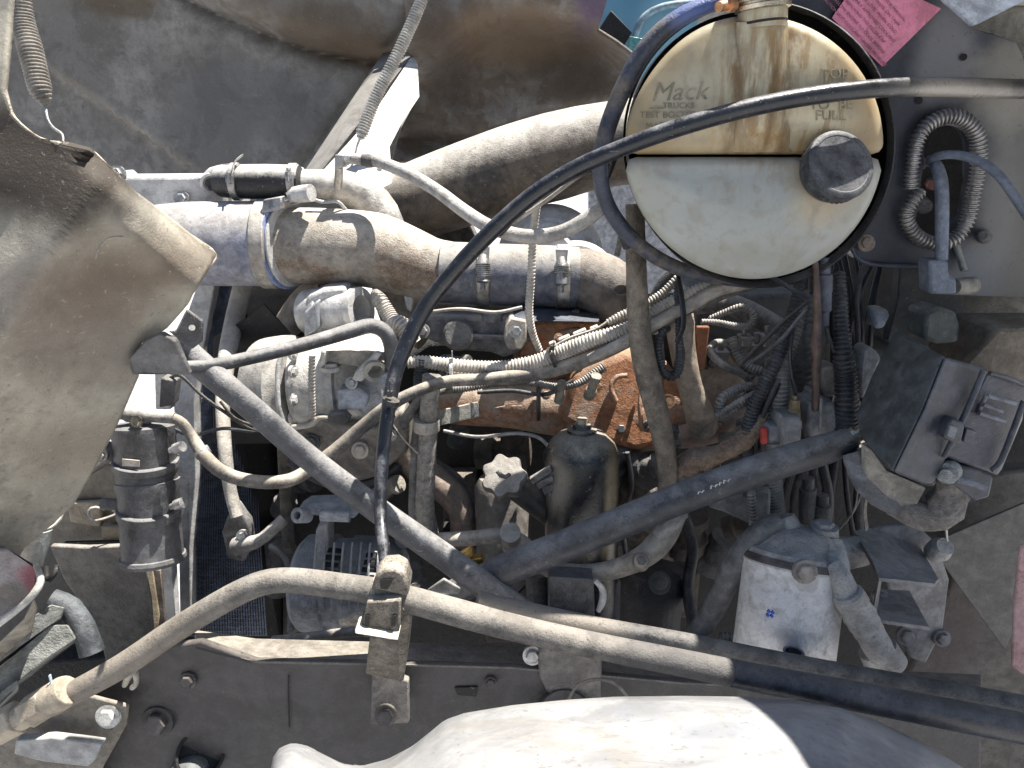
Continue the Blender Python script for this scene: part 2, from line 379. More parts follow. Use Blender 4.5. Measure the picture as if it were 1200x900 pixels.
# ---------------------------------------------------------------- tilted hood
hood = T('truck_hood', 'tilted grey fibreglass truck hood with sooty inner panels and bent near fender', 'hood')
def fy(x, y):
    s, t = seg(x, y, 0, 395, 128, 195)
    Y = .66 + .0002 * (x - 100)
    q = math.sqrt(s * s + 12) - 3.4; Y += .00026 * s * (s > 0) + .0006 * (q if s < 0 else 0)
    d, t = seg(x, y, 150, 272, 235, 345)
    Y -= .012 * G(d, 0, 16) * (1 if 0 < t < 1 else math.exp(-min(abs(t), abs(t - 1)) * 6))
    d, t = seg(x, y, 128, 195, 252, 298)
    Y += .03 * G(d, 0, 14) * (t > -.2)
    return Y + .003 * nz(x, y, 34)
pN = lambda x, y: tuple(P(x, y, .66))
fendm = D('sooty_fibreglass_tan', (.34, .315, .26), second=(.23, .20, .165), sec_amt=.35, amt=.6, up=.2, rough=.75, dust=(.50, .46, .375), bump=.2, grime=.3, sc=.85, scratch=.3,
          stains=[(pN(108, 228), (.010, .3, .028), (.6, .56, .47), .8), (pN(150, 395), (.05, .3, .04), (.44, .42, .35), .6), (pN(100, 520), (.07, .3, .09), (.40, .375, .31), .5), (pN(40, 280), (.07, .3, .05), (.38, .36, .30), .6), (pN(180, 250), (.06, .3, .03), (.38, .36, .31), .6), (pN(20, 195), (.14, .2, .06), (.03, .022, .016), .95), (pN(45, 560), (.05, .3, .05), (.20, .17, .13), .6), (pN(205, 320), (.04, .3, .022), (.07, .05, .035), .75), (pN(100, 350), (.05, .3, .04), (.14, .10, .07), .6), (pN(75, 190), (.07, .2, .03), (.05, .04, .03), .85), (pN(60, 400), (.05, .3, .09), (.13, .10, .08), .6), (pN(180, 345), (.05, .3, .02), (.14, .11, .085), .55),  # first blob paints the sunlit crease ridge into the colour
                  (pN(110, 470), (.035, .3, .05), (.16, .15, .135), .5), (pN(130, 320), (.05, .3, .035), (.12, .085, .06), .5)])
xr = [(-110, 18), (-60, 18), (0, 15), (60, 10), (105, 6), (135, 15), (150, 30), (163, 50), (170, 78), (176, 105), (195, 128), (225, 155), (250, 190), (275, 222), (298, 252), (320, 240), (345, 224), (360, 215), (383, 194), (392, 181), (400, 165), (412, 158), (430, 154), (438, 162), (470, 148), (510, 130), (550, 108), (590, 85), (620, 52), (640, 28), (660, 15)]
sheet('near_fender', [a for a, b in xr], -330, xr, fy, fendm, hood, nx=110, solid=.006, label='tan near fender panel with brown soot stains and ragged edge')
# rolled lip; its pale colour paints the sunlit rim
lip = [(a, b) for a, b in xr if 105 <= a <= 392]
tube('fender_lip', [(b - 1, a, fy(b, a), 2.4) for a, b in lip], D('sunlit_rim_edge', (.5, .44, .36), amt=.5, dust=(.6, .54, .44), bump=.8), hood, seg=8, wob=.25)
def cfy(x, y): return fy(x, y) - .004
crk = [(112, 303), (115, 292), (122, 283), (128, 279), (138, 277), (145, 278)]
tube('fender_crack', [(x, y, cfy(x, y), 1.2) for x, y in crk], D('frayed_fibre', (.5, .47, .42), amt=.5, bump=1), hood, seg=6, wob=.4)
slab('fender_tab', [(205, 388, .72), (218, 362, .72), (238, 376, .72), (237, 400, .72), (224, 410, .72), (196, 388, .72)], .004, ALUD, hood)
can('tab_hole', (225, 384, .719), (225, 384, .70), [(0, 3.6), (1, 3.6)], D('sunlit_hole_edge', (.7, .68, .62), amt=.4), hood, seg=14)  # pale disc paints sunlight at the hole; nothing is cut through
slab('fender_gusset', [(155, 440, .74), (150, 420, .74), (170, 398, .74), (188, 390, .74), (205, 400, .74), (222, 440, .745), (170, 438, .745)], .01, D('grey_sooty_gusset', (.13, .13, .135), amt=.15, up=.2), hood)

def by(x, y):
    Y = 1.98
    d, t = seg(x, y, 235, -30, 300, 22); Y += 0
    # groove running down to the right
    gy = interp([(150, -60), (235, -5), (300, 22), (360, 45), (420, 58), (460, 62), (520, 62)], x)
    Y += .10 * (1 / (1 + math.exp(-(y - gy - 2) / 7))) + .04 * G(y - gy, 12, 9)
    # raised flange towards the white bracket
    d, t = seg(x, y, 350, 215, 462, 58)
    if t > -.3: Y -= .05 * (G(d, -6, 9) + .9 / (1 + math.exp(-(d - 8) / 4)) * (x < 500))
    return Y + .008 * nz(x, y, 60)
pF = lambda x, y, Y=2.0: tuple(P(x, y, Y))
farm = D('grey_hood_fibre', (.26, .25, .235), second=(.18, .172, .16), sec_amt=.5, amt=.12, up=.2, rough=.75, dust=(.34, .325, .295), bump=.3, sc=.45, scratch=.2,
         stains=[(pF(380, 38), (.17, .5, .07), (.10, .075, .05), .8), (pF(130, 0), (.12, .5, .04), (.10, .07, .04), .8), (pF(430, 58), (.1, .5, .04), (.08, .055, .035), .8), (pF(300, 0), (.08, .5, .05), (.12, .09, .07), .6), (pF(290, 120), (.25, .5, .12), (.12, .125, .13), .5)])
sheet('far_inner_panel', [-110, -60, 0, 60, 120, 180, 262], -420, [(-60, 560), (60, 510), (70, 490), (262, 440)], by, farm, hood, nx=190, sub=5, solid=.008)
def ay(x, y):
    Y = 1.9
    top = interp([(480, 75), (520, 60), (560, 28), (600, 18), (680, 26), (745, 70)], x)
    q = y - top
    Y += .22 / (1 + math.exp(-(q - 8) / 9)) + .05 * G(x, 620, 120) * (q > 0)
    Y += .06 * G(y, interp([(560, 170), (620, 148), (720, 128)], x), 12)
    return Y + .012 * nz(x, y, 36)
archm = D('brown_soot_arch', (.27, .26, .25), second=(.14, .115, .095), sec_amt=.55, amt=.1, up=.2, rough=.7, dust=(.32, .29, .26), bump=.5, sc=.6, scratch=.3,
          stains=[(pF(600, 40), (.32, .5, .06), (.15, .105, .065), .85), (pF(520, 80), (.06, .5, .14), (.06, .045, .035), .75), (pF(680, 75), (.12, .5, .1), (.07, .055, .04), .6), (pF(690, 5), (.05, .5, .06), (.12, .08, .16), .8)])
sheet('wheel_arch_panel', [-60, 0, 35, 65, 75, 110, 130, 190], [(-60, 470), (60, 478), (75, 488), (115, 489), (150, 470), (190, 452)], [(-60, 718), (0, 711), (35, 701), (48, 722), (66, 746), (90, 738), (110, 736), (130, 720), (150, 660), (190, 560)], ay, archm, hood, nx=90, sub=4, solid=.008)
whm = D('white_painted_bracket', (.62, .62, .62), amt=.1, up=.3, rough=.55, dust=(.6, .58, .54), bump=.2, var=.15)
slab('hinge_bracket', [(372, 206, 1.42), (432, 140, 1.64), (483, 64, 1.93), (489, 75, 1.89), (491, 113, 1.75), (470, 145, 1.63), (456, 172, 1.54), (459, 215, 1.39), (440, 225, 1.36)], .012, whm, hood, bevel=.004)
slab('bracket_flange', [(352, 207, 1.6), (372, 206, 1.44), (483, 64, 1.93), (470, 58, 1.97), (448, 62, 1.97)], .008, farm, hood, bevel=.003)
tube('bracket_rib', [(486, 88, 1.84, 5), (466, 128, 1.69, 5), (452, 165, 1.56, 5), (444, 200, 1.44, 5)], whm, hood, flat=.6, seg=10)

# springs of the hood
t = T('hood_spring', 'tapered dusty coil spring hanging beside the near fender edge', 'spring', 'hood springs')
tube('coil', [(18, -40, .98, 12), (26, 20, .98, 13), (36, 60, .97, 14), (47, 105, .96, 13), (51, 116, .96, 9), (53, 124, .96, 4)], D('dusty_spring_steel', (.26, .245, .225), amt=.4, dust=(.45, .41, .36)), t, corr=.0042, depth=.12, seg=18)
tube('hook', [(53, 122, .96, 1.8), (56, 140, .95, 1.6), (63, 150, .94, 1.5), (73, 157, .93, 1.4), (74, 166, .92, 1.3)], STEEL, t, seg=8)
t = T('hood_spring', 'long pale straight coil spring in front of the white hinge bracket', 'spring', 'hood springs')
tube('coil', [(505, -40, 1.5, 7.5), (494, 0, 1.5, 7.5), (470, 55, 1.48, 7.5), (440, 115, 1.46, 7.5), (424, 156, 1.44, 7.5), (422, 163, 1.44, 4)], D('pale_spring_steel', (.5, .49, .46), amt=.35, dust=(.6, .58, .53)), t, corr=.0052, depth=.22, seg=16)
tube('hook', [(422, 162, 1.44, 1.5), (418, 172, 1.45, 1.3), (416, 182, 1.46, 1.3)], STEEL, t, seg=6)

bmp = T('bumper', 'dark dusty bumper mass low behind the lamp and brackets at left', 'bumper')
slab('bumper_shell', [(-200, 560, 1.12), (150, 560, 1.12), (190, 700, 1.1), (190, 960, 1.05), (-200, 960, 1.05)], .06, D('dark_bumper', (.05, .048, .045), amt=.15, dust=(.2, .18, .15)), bmp, bevel=.004)
# ---------------------------------------------------------------- cab on the right
cab = T('truck_cab', 'dusty tan truck cab front wall at the right edge of the engine bay', 'cab')
slab('firewall', [(1120, 10, 1.12), (1290, 0, 1.05), (1290, 470, 1.05), (1160, 440, 1.1), (1120, 400, 1.12)], .05, CABP, cab, bevel=.006, label='chalky stained upper firewall panel')
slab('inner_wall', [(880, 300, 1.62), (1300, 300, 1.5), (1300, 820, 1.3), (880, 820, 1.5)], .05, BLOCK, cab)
p0 = P(1195, -30, 1.0); x0 = .5
body = MB()
q = [(x0, .45, 2.03), (x0, 2.3, 2.03), (x0 + .36, 2.3, 2.9), (x0 + .36, .45, 2.9), (2.0, .45, 2.9), (2.0, 2.3, 2.9), (2.0, .45, 2.0), (2.0, 2.3, 2.0), (x0 + .05, .45, 2.0), (x0 + .05, 2.3, 2.0)]
body.add(q, [(0, 1, 2, 3), (3, 2, 5, 4), (4, 5, 7, 6), (6, 7, 9, 8), (8, 9, 1, 0), (0, 3, 4, 6, 8), (1, 9, 7, 5, 2)])
obj('cab_shade_overhang', body, CABP, cab, bevel=.02)  # unseen overhang, shaped and placed to cast shade over the right side
slab('lower_panel', [(1095, 590, .98), (1130, 560, .98), (1290, 540, .95), (1290, 960, .95), (1010, 960, .98), (1060, 800, .98), (1118, 680, .98)], .03, D('brown_grey_cab_panel', (.12, .112, .10), amt=.4, up=.2, rough=.8, grime=.3, dust=(.20, .185, .16), bump=.25, stains=[(tuple(P(1110, 740, .98)), (.06, .3, .08), (.10, .075, .075), .6)]), cab, bevel=.004, label='tan lower cab panel')
slab('triangular_gusset', [(1088, 638, .93), (1200, 590, .9), (1230, 590, .9), (1195, 720, .9), (1178, 762, .9)], .004, D('grey_gusset_paint', (.12, .118, .11), amt=.3, dust=(.19, .185, .165), up=.2), cab, bevel=.001)
slab('fender_corner', [(1196, 640, .62), (1260, 630, .6), (1260, 830, .6), (1206, 795, .62), (1186, 782, .62), (1189, 700, .62)], .003, PINKP, cab, bevel=.004, label='faded pinkish red body corner')
slab('hose_ledge', [(1130, 425, .98), (1170, 385, .95), (1260, 385, .93), (1260, 480, .93), (1150, 462, .95)], .1, D('brown_cast_ledge', (.2, .165, .125), amt=.3, up=.4, dust=(.36, .31, .25)), cab, bevel=.006)
# ---------------------------------------------------------------- frame rail and crossmember things
fr = T('frame_rail', 'dusty brown steel frame rail with sunlit top flange running across the bottom', 'frame rail')
top = [(-80, 860), (60, 815), (110, 786), (165, 762), (235, 752), (300, 775), (450, 778), (600, 782), (800, 800), (1150, 815)]
slab('rail_web', [(-80, 980, .79)] + [(a, b, .80) for a, b in top] + [(1150, 980, .79)], .01, FRAME, fr, bevel=.003, label='dusty brown rail web')
z = P(450, 778, .8).z
m = MB()
A = [P(228, 756, .80), P(300, 775, .80), P(450, 778, .80), P(600, 782, .8), P(800, 800, .8), P(1150, 815, .8)]
B = [P(228, 738, .87), P(300, 748, .865), P(450, 752, .865), P(600, 757, .865), P(800, 775, .865), P(1150, 790, .865)]
up = Vector((0, 0, .006))
m.rings([[a, b, b - up, a - up] for a, b in zip(A, B)])
obj('top_flange', m, D('sunlit_flange_dust', (.12, .115, .11), amt=.35, up=.4, dust=(.40, .36, .30), bump=.4), fr, bevel=.001)  # paler dust than the web puts the flange's sunlight into its colour
for x, y, r, mt in ((220, 798, 7, FRAME), (185, 846, 13, FRAME), (127, 839, 10, STEEL), (575, 800, 5, FRAME), (1147, 742, 0, FRAME)):
    if r: bolt(x, y, .795, r, fr, mt)
can('hole_rim', (235, 884, .798), (235, 884, .77), [(0, 27), (.1, 28), (.3, 27), (.3, 24), (.05, 24)], GASKET, fr, seg=30)
slab('stain_slot', [(532, 806, .797), (560, 805, .797), (558, 817, .797), (536, 815, .797)], .002, GASKET, fr, bevel=.001)
tube('weld_seam', [(338, 792, .797, 1), (338, 820, .797, 1), (339, 852, .797, 1)], GASKET, fr, seg=6)
m = MB(); m.lathe(P(222, 905, .8), P(222, 905, .6), [(0, .028), (.02, .029), (.035, .024), (.045, .012), (.048, 0)], 20, flat=.8)
obj('mount_stud', m, D('grey_rubber_stud', (.1, .115, .12), amt=.2, dust=(.2, .21, .2)), fr)
slab('gusset_plate', [(60, 800, .77), (100, 815, .77), (150, 828, .77), (148, 850, .77), (120, 900, .77), (110, 960, .77), (-60, 960, .77), (-60, 880, .77)], .006, FRAMEL, fr, bevel=.002)
slab('angle_iron', [(18, 868, .74), (60, 865, .74), (120, 872, .745), (112, 890, .74), (103, 899, .74), (50, 893, .74), (16, 884, .74)], .012, D('pale_angle', (.34, .34, .34), amt=.4, dust=(.42, .42, .40)), fr, bevel=.002)
bolt(127, 839, .768, 10, fr, D('galvanised_nut', (.6, .6, .58), amt=.15, rough=.45), name='nut')
tube('eye_hook', [(146, 803, .78, 3), (150, 794, .77, 4), (157, 786, .765, 4), (160, 800, .77, 3), (155, 806, .78, 3)], D('pale_hook', (.4, .38, .34), amt=.4), fr, seg=10)
# engine mount hanging over the rail
mt = T('engine_mount', 'dusty cast engine mount bracket bolted over the middle of the frame rail', 'mount')
slab('mount_casting', [(630, 768, .79), (640, 757, .79), (706, 772, .79), (705, 825, .79), (668, 860, .79), (655, 826, .79), (640, 812, .79), (632, 795, .79)], .07, D('mount_grey', (.13, .125, .12), amt=.35, up=.5, dust=(.36, .32, .28), bump=.3), mt, bevel=.006)
can('mount_pad', (662, 842, .80), (662, 842, .765), [(0, 34), (.6, 34), (1, 30)], FRAME, mt, seg=30)
tube('pad_ring', [(662, 830, .77, 2), (675, 805, .77, 2), (700, 796, .77, 2), (722, 802, .77, 2), (738, 820, .77, 2)], D('ring_cast', (.16, .145, .13), amt=.3), mt, seg=8)
bolt(624, 768, .80, 8, mt)

# polished tank at the bottom
tk = NB('stained_polished_aluminium')
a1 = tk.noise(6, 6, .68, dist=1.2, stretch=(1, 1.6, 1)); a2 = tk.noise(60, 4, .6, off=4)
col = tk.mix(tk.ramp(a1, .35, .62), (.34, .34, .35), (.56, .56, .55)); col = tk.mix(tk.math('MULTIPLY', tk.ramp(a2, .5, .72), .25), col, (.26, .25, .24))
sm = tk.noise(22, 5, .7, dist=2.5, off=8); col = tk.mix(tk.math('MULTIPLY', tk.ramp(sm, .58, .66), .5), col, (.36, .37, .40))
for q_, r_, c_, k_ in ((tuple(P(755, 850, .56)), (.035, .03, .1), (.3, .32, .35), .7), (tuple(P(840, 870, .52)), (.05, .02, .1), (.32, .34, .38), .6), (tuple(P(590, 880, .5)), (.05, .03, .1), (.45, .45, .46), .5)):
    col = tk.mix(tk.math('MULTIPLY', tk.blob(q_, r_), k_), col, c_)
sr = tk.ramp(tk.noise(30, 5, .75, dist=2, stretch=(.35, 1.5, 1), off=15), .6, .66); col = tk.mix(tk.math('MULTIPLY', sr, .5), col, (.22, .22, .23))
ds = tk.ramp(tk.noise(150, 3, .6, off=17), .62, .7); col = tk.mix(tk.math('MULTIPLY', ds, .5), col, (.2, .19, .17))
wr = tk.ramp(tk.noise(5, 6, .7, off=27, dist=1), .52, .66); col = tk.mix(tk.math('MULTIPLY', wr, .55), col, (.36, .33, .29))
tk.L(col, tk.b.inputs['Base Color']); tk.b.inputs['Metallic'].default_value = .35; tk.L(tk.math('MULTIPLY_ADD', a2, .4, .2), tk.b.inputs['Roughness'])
bb = tk.n('ShaderNodeBump'); bb.inputs['Strength'].default_value = .12; bb.inputs['Distance'].default_value = .01; tk.L(a1, bb.inputs['Height']); tk.L(bb.outputs[0], tk.b.inputs['Normal'])
cont = [(316, 925), (318, 905), (321, 890), (329, 878), (343, 873), (358, 876), (375, 884), (400, 896), (424, 900), (455, 892), (485, 876), (505, 860), (522, 846), (545, 838), (600, 829), (660, 823), (720, 819), (800, 818), (870, 819), (930, 823), (985, 832), (1030, 848), (1080, 872), (1125, 900), (1180, 940)]
rows = []
NX = 140
for j in range(16):
    row = []
    for i in range(NX + 1):
        x = 316 + (1180 - 316) * i / NX; yc = interp(cont, x)
        if j == 0: row.append(P(x, yc + 14, .612)); continue
        if j == 1: row.append(P(x, yc + 2, .606)); continue
        t = (j - 2) / 13
        y = yc + (1010 - yc) * t ** 1.3
        Y = .60 - .24 * t ** .9 + .006 * nz(x, y, 50) + .012 * G(x, 560, 60) * G(t, .2, .2)
        row.append(P(x, y, Y))
    rows.append(row)
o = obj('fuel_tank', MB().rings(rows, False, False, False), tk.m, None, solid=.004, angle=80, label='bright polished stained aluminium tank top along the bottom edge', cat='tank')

# ================================================================ radiator
rad = T('radiator', 'dusty radiator with white side strips and dark blue fins behind the canister', 'radiator')
radw = D('chalky_white_aluminium', (.6, .6, .6), amt=.3, up=.4, rough=.6, metal=.15, dust=(.62, .60, .57), bump=.3, var=.15)
A = [P(120, 208, 1.25), P(262, 205, 1.25), P(265, 238, 1.25), P(268, 262, 1.25), P(120, 262, 1.25)]
obj('upper_tank', MB().prism([P(100, 207, 1.26), P(225, 206, 1.26), P(240, 203, 1.26), P(262, 207, 1.26), P(266, 240, 1.26), P(266, 275, 1.26), P(100, 275, 1.26)], Vector((0, .12, 0))), radw, rad, bevel=.006)
slab('tank_flange', [(95, 203, 1.30), (140, 200, 1.30), (146, 206, 1.27), (95, 210, 1.27)], .05, radw, rad, bevel=.002)
can('port_boss', (247, 216, 1.26), (247, 216, 1.24), [(0, 12), (1, 12)], radw, rad)
can('port_hole', (247, 215, 1.245), (247, 215, 1.225), [(0, 8.5), (1, 8.5), (1, 6), (.2, 5.5)], ALUD, rad)
bolt(213, 233, 1.25, 6, rad, STEEL); bolt(137, 204, 1.24, 7, rad, STEEL)
slab('side_strip', [(236, 320, 1.29), (254, 320, 1.29), (240, 400, 1.28), (228, 470, 1.26), (230, 560, 1.24), (223, 640, 1.22), (223, 740, 1.2), (211, 740, 1.2), (208, 560, 1.24), (203, 470, 1.26), (205, 410, 1.28), (220, 365, 1.285)], .03, radw, rad, bevel=.002)
slab('side_strip', [(184, 640, 1.05), (200, 640, 1.05), (206, 735, 1.05), (192, 735, 1.05)], .02, radw, rad, bevel=.002)
slab('side_strip', [(180, 400, 1.14), (196, 400, 1.14), (200, 480, 1.14), (182, 480, 1.14)], .02, radw, rad, bevel=.002)
Lf = [(325, 250), (400, 238), (470, 226), (560, 229), (640, 223), (745, 222)]; Rf = [(325, 300), (418, 285), (470, 290), (560, 300), (640, 305), (745, 312)]
m = MB()
for i in range(30):
    t = i / 29
    ring = []
    for y in range(325, 746, 20):
        x = interp(Lf, y) * (1 - t) + interp(Rf, y) * t; Y = 1.30 + .1 * t - (y - 320) * .0002
        ring.append((P(x - .9, y, Y), P(x + .9, y, Y), P(x + .9, y, Y + .012), P(x - .9, y, Y + .012)))
    m.rings([list(r) for r in ring])
obj('fin_core', m, FINS, rad, kind='stuff', smooth=False)
m = MB(); 
for y in range(330, 746, 5):
    a, b = P(interp(Lf, y), y, 1.306 - (y - 320) * .0002), P(interp(Rf, y), y, 1.404 - (y - 320) * .0002)
    m.prism([a, b, b + Vector((0, 0, .0012)), a + Vector((0, 0, .0012))], Vector((0, .008, 0)))
obj('fin_rows', m, D('bright_fin_edge', (.3, .33, .38), amt=.1, metal=.6, rough=.4), rad, kind='stuff', smooth=False)
m = MB().prism([P(248, 316, 1.33), P(330, 316, 1.43), P(330, 760, 1.35), P(215, 760, 1.25)], Vector((0, .03, 0))); obj('core_back', m, MAGS, rad)
fs = T('fan_shroud', 'black plastic fan shroud with angular flap beneath the charge pipe', 'shroud')
slab('shroud_wall', [(270, 320, 1.5), (420, 320, 1.5), (420, 780, 1.42), (250, 780, 1.42)], .04, MAGS, fs)
slab('flap', [(250, 395, 1.17), (287, 374, 1.17), (309, 356, 1.17), (346, 398, 1.17), (352, 420, 1.18), (320, 520, 1.2), (250, 520, 1.2)], .006, MAGS, fs, bevel=.001)
can('shroud_ring', (300, 350, 1.36), (372, 345, 1.36), [(0, 38), (1, 52)], MAGS, fs, seg=40)
tube('shroud_brace', [(330, 480, 1.22, 8), (336, 600, 1.22, 8), (346, 740, 1.2, 9)], D('dark_brace', (.15, .14, .125), amt=.4, up=.2), fs, flat=.3)
tube('support_rod', [(290, 312, 1.27, 11), (276, 370, 1.2, 11.5), (266, 420, 1.12, 11), (261, 470, 1.05, 9), (264, 530, 1.0, 8.5), (270, 575, .99, 8), (278, 605, .98, 8)], D('sandy_white_rod', (.38, .36, .33), amt=.5, up=.5, dust=(.55, .51, .45), bump=.4), None, label='sandy pale bent support rod standing before the radiator fins', cat='rod', flat=.8)
lk = T('linkage_arm', 'cast grey arm with a bolted eye at the foot of the pale support rod', 'arm')
slab('arm_plate', [(276, 590, .98), (292, 612, .98), (296, 640, .98), (285, 660, .98), (266, 655, .98), (259, 625, .98), (265, 608, .98)], .02, COND, lk, bevel=.005)
tube('arm_bar', [(278, 640, .97, 11), (292, 637, .96, 9), (306, 632, .96, 7), (320, 620, .97, 7), (333, 608, .98, 7)], COND, lk)
bolt(284, 628, .965, 5, lk)

# ================================================================ big pipes
t = T('exhaust_pipe', 'large sooty elbow pipe rising behind the long black cable to the coolant tank', 'pipe')
tube('pipe_body', [(445, 262, 1.55, 36), (460, 248, 1.55, 42), (490, 236, 1.55, 45), (540, 218, 1.55, 47), (600, 198, 1.55, 49), (650, 184, 1.55, 50), (700, 172, 1.55, 48), (790, 160, 1.55, 48)], EXH, t, seg=40, step=.012)
t = T('charge_air_pipe', 'rust speckled metal S-bend air pipe between two clamped hoses', 'pipe')
tube('pipe_body', [(325, 289, 1.22, 44), (350, 288, 1.22, 44), (400, 290, 1.22, 44), (440, 294, 1.22, 44), (475, 306, 1.22, 41), (505, 316, 1.22, 37), (530, 319, 1.22, 35)], RUSTP, t, seg=40, step=.01)
t = T('charge_hose', 'fat dusty blue silicone hose clamped to the left end of the rusty pipe', 'hose', 'silicone charge hoses')
tube('hose_body', [(180, 286, 1.21, 44), (220, 286, 1.21, 48), (270, 286, 1.21, 49), (325, 286, 1.21, 49)], BLUEH, t, seg=44, step=.008)
band(316, 286, 1.21, 0, 50.5, 17, D('dusty_band_clamp', (.45, .43, .4), amt=.4, metal=.5, dust=(.5, .47, .42)), t, screw=False)
band(335, 286, 1.21, 0, 51, 5, D('blue_bead', (.12, .2, .5), amt=.45, dust=(.6, .6, .62)), t, name='hose_bead', screw=False, tilt=-17)
band(340, 287, 1.21, 0, 47.5, 3, radw, t, name='pipe_bead', screw=False, tilt=-17)
can('clamp_nut', (330, 236, 1.18), (356, 226, 1.19), [(0, 3), (.3, 3), (.3, 7), (.5, 9), (1, 9)], STEEL, t, seg=16)
slab('clamp_lug', [(308, 234, 1.165), (330, 230, 1.165), (330, 246, 1.16), (306, 250, 1.16)], .02, STEEL, t)
t = T('charge_hose', 'dark blue silicone hose with two spring clamps above the grey valve cover', 'hose', 'silicone charge hoses')
tube('hose_body', [(517, 319, 1.21, 35.5), (560, 321, 1.21, 36), (610, 323, 1.21, 36), (640, 324, 1.21, 36), (676, 326, 1.21, 36)], BLUED, t, seg=40, step=.01)
for (x, y, n) in ((567, 322, 7), (659, 325, 4)):
    b = band(x, y, 1.21, 0, 37, 15, STEEL, t, screw=False)
    can('spring_stack', (x - 1, y - 24, 1.16), (x - 1, y + 14, 1.145), [(0, 4)] + sum([[(.3 + .06 * i, 9), (.33 + .06 * i, 9), (.335 + .06 * i, 6.5), (.355 + .06 * i, 6.5)] for i in range(n)], []) + [(.85, 8), (.9, 3), (1.1, 3)], STEEL, b, seg=18)
    slab('clamp_yoke', [(x - 8, y - 33, 1.16), (x + 7, y - 33, 1.16), (x + 5, y - 8, 1.158), (x - 6, y - 8, 1.158)], .006, STEEL, b, bevel=.001)
t = T('air_elbow', 'sooty cast elbow turning down right of the dark blue hose', 'pipe')
tube('elbow_body', [(668, 325, 1.21, 33), (690, 328, 1.21, 36), (712, 340, 1.21, 38), (728, 362, 1.21, 34), (734, 395, 1.21, 30)], D('sooty_elbow', (.13, .12, .115), amt=.25, up=.6, dust=(.33, .29, .25), second=(.06, .07, .12), sec_amt=.35), t, seg=36, step=.01)
can('cast_mark', (728, 340, 1.166), (728, 340, 1.155), [(0, 9), (1, 9), (1, 7), (.5, 7)], EXH, t, flat=.7)
# white turbo inlet behind
t = T('turbo_inlet', 'sunlit white round turbo housing with ring grooves behind the braided hose', 'housing')
can('housing_body', (648, 300, 1.62), (640, 305, 1.42), [(0, 62), (.5, 62), (.6, 55), (.65, 46), (.7, 46), (.72, 40), (.78, 40), (.8, 34), (1, 30), (1, 0)], radw, t, seg=48)
can('second_boss', (672, 335, 1.5), (676, 330, 1.38), [(0, 50), (.6, 50), (1, 40), (1, 0)], radw, t, seg=40)
slab('rear_casting', [(500, 268, 1.6), (545, 255, 1.6), (560, 285, 1.6), (530, 330, 1.6), (470, 320, 1.6)], .1, ALUD, t, bevel=.006)

tube('white_elbow', [(240, 226, 1.31, 12), (250, 210, 1.3, 13), (268, 206, 1.27, 14)], radw, rad)
# coolant hose from radiator
t = T('radiator_hose', 'black radiator hose coloured white along its sunlit top with two worm clamps', 'hose')
tube('hose_body', [(262, 213, 1.24, 18), (280, 213, 1.22, 19.5), (310, 213, 1.22, 20), (352, 213, 1.22, 19)], D('white_suntop_rubber', (.02, .022, .026), amt=.0, up=1.0, rough=.5, dust=(.6, .58, .54)), t, seg=30)  # white upper side stands in for sunlight on the hose
band(277, 213, 1.22, 0, 21, 8, STEEL, t, sang=10); band(345, 213, 1.22, 0, 20.5, 9, STEEL, t, sang=20)
tube('clamp_tail', [(272, 205, 1.18, 2.5), (275, 190, 1.2, 2.5), (284, 182, 1.22, 2.5)], STEEL, t, flat=.4)
t = T('coolant_pipe', 'pale metal coolant pipe curving down behind the rusty charge pipe', 'pipe')
tube('pipe_body', [(350, 214, 1.24, 15), (375, 215, 1.25, 16), (405, 220, 1.28, 20), (430, 234, 1.3, 24), (446, 256, 1.3, 25), (452, 290, 1.3, 26)], D('pale_zinc_pipe', (.42, .41, .4), amt=.35, metal=.3, dust=(.58, .55, .5)), t, seg=30)
band(353, 214, 1.24, 0, 17, 6, radw, t, name='pipe_bead', screw=False)
can('pipe_stub', (345, 228, 1.18), (365, 226, 1.17), [(0, 9), (.5, 10), (1, 10), (1, 7)], radw, t)
tube('vent_line', [(362, 232, 1.2, 2), (380, 237, 1.2, 2), (395, 236, 1.2, 2), (405, 245, 1.22, 2)], radw, t, seg=8)

# ================================================================ compressor and neighbours
cm = T('air_compressor', 'bright dusty cast compressor with grooved pulley left of centre', 'compressor')
can('pulley', (308, 452, 1.12), (352, 452, 1.10), [(0, 42), (.05, 50), (.15, 56), (.25, 57), (.62, 59), (.8, 59), (.84, 54), (.9, 50), (1, 48)], D('pulley_dust', (.36, .35, .33), amt=.4, dust=(.52, .49, .44)), cm, seg=48)
for i in range(7):
    a = i / 7 * 2 * math.pi
    bolt(341 + 3, 452 - 38 * math.sin(a), 1.065 + .035 * math.cos(a), 5, cm, ALU, ax='right')
can('housing', (348, 452, 1.10), (438, 448, 1.10), [(0, 44), (.1, 48), (.5, 49), (.52, 54), (.6, 54), (.62, 48), (.95, 46), (1, 40)], ALU, cm, seg=44)
can('rear_head', (425, 448, 1.09), (462, 446, 1.09), [(0, 42), (.2, 46), (.8, 46), (.95, 40), (1, 34)], ALUB, cm, seg=36)
slab('mounting_plate', [(372, 404, 1.02), (392, 398, 1.04), (450, 400, 1.04), (458, 408, 1.02), (448, 415, 1.0), (410, 411, 1.0), (376, 412, 1.0)], .09, ALU, cm, bevel=.003)
slab('web', [(384, 410, 1.02), (440, 411, 1.02), (432, 432, 1.02), (382, 424, 1.02)], .06, D('cast_web', (.3, .29, .27), amt=.35), cm)
slab('lug', [(440, 412, 1.0), (448, 414, 1.0), (424, 448, 1.0), (412, 446, 1.0), (416, 436, 1.0)], .05, ALU, cm, bevel=.003)
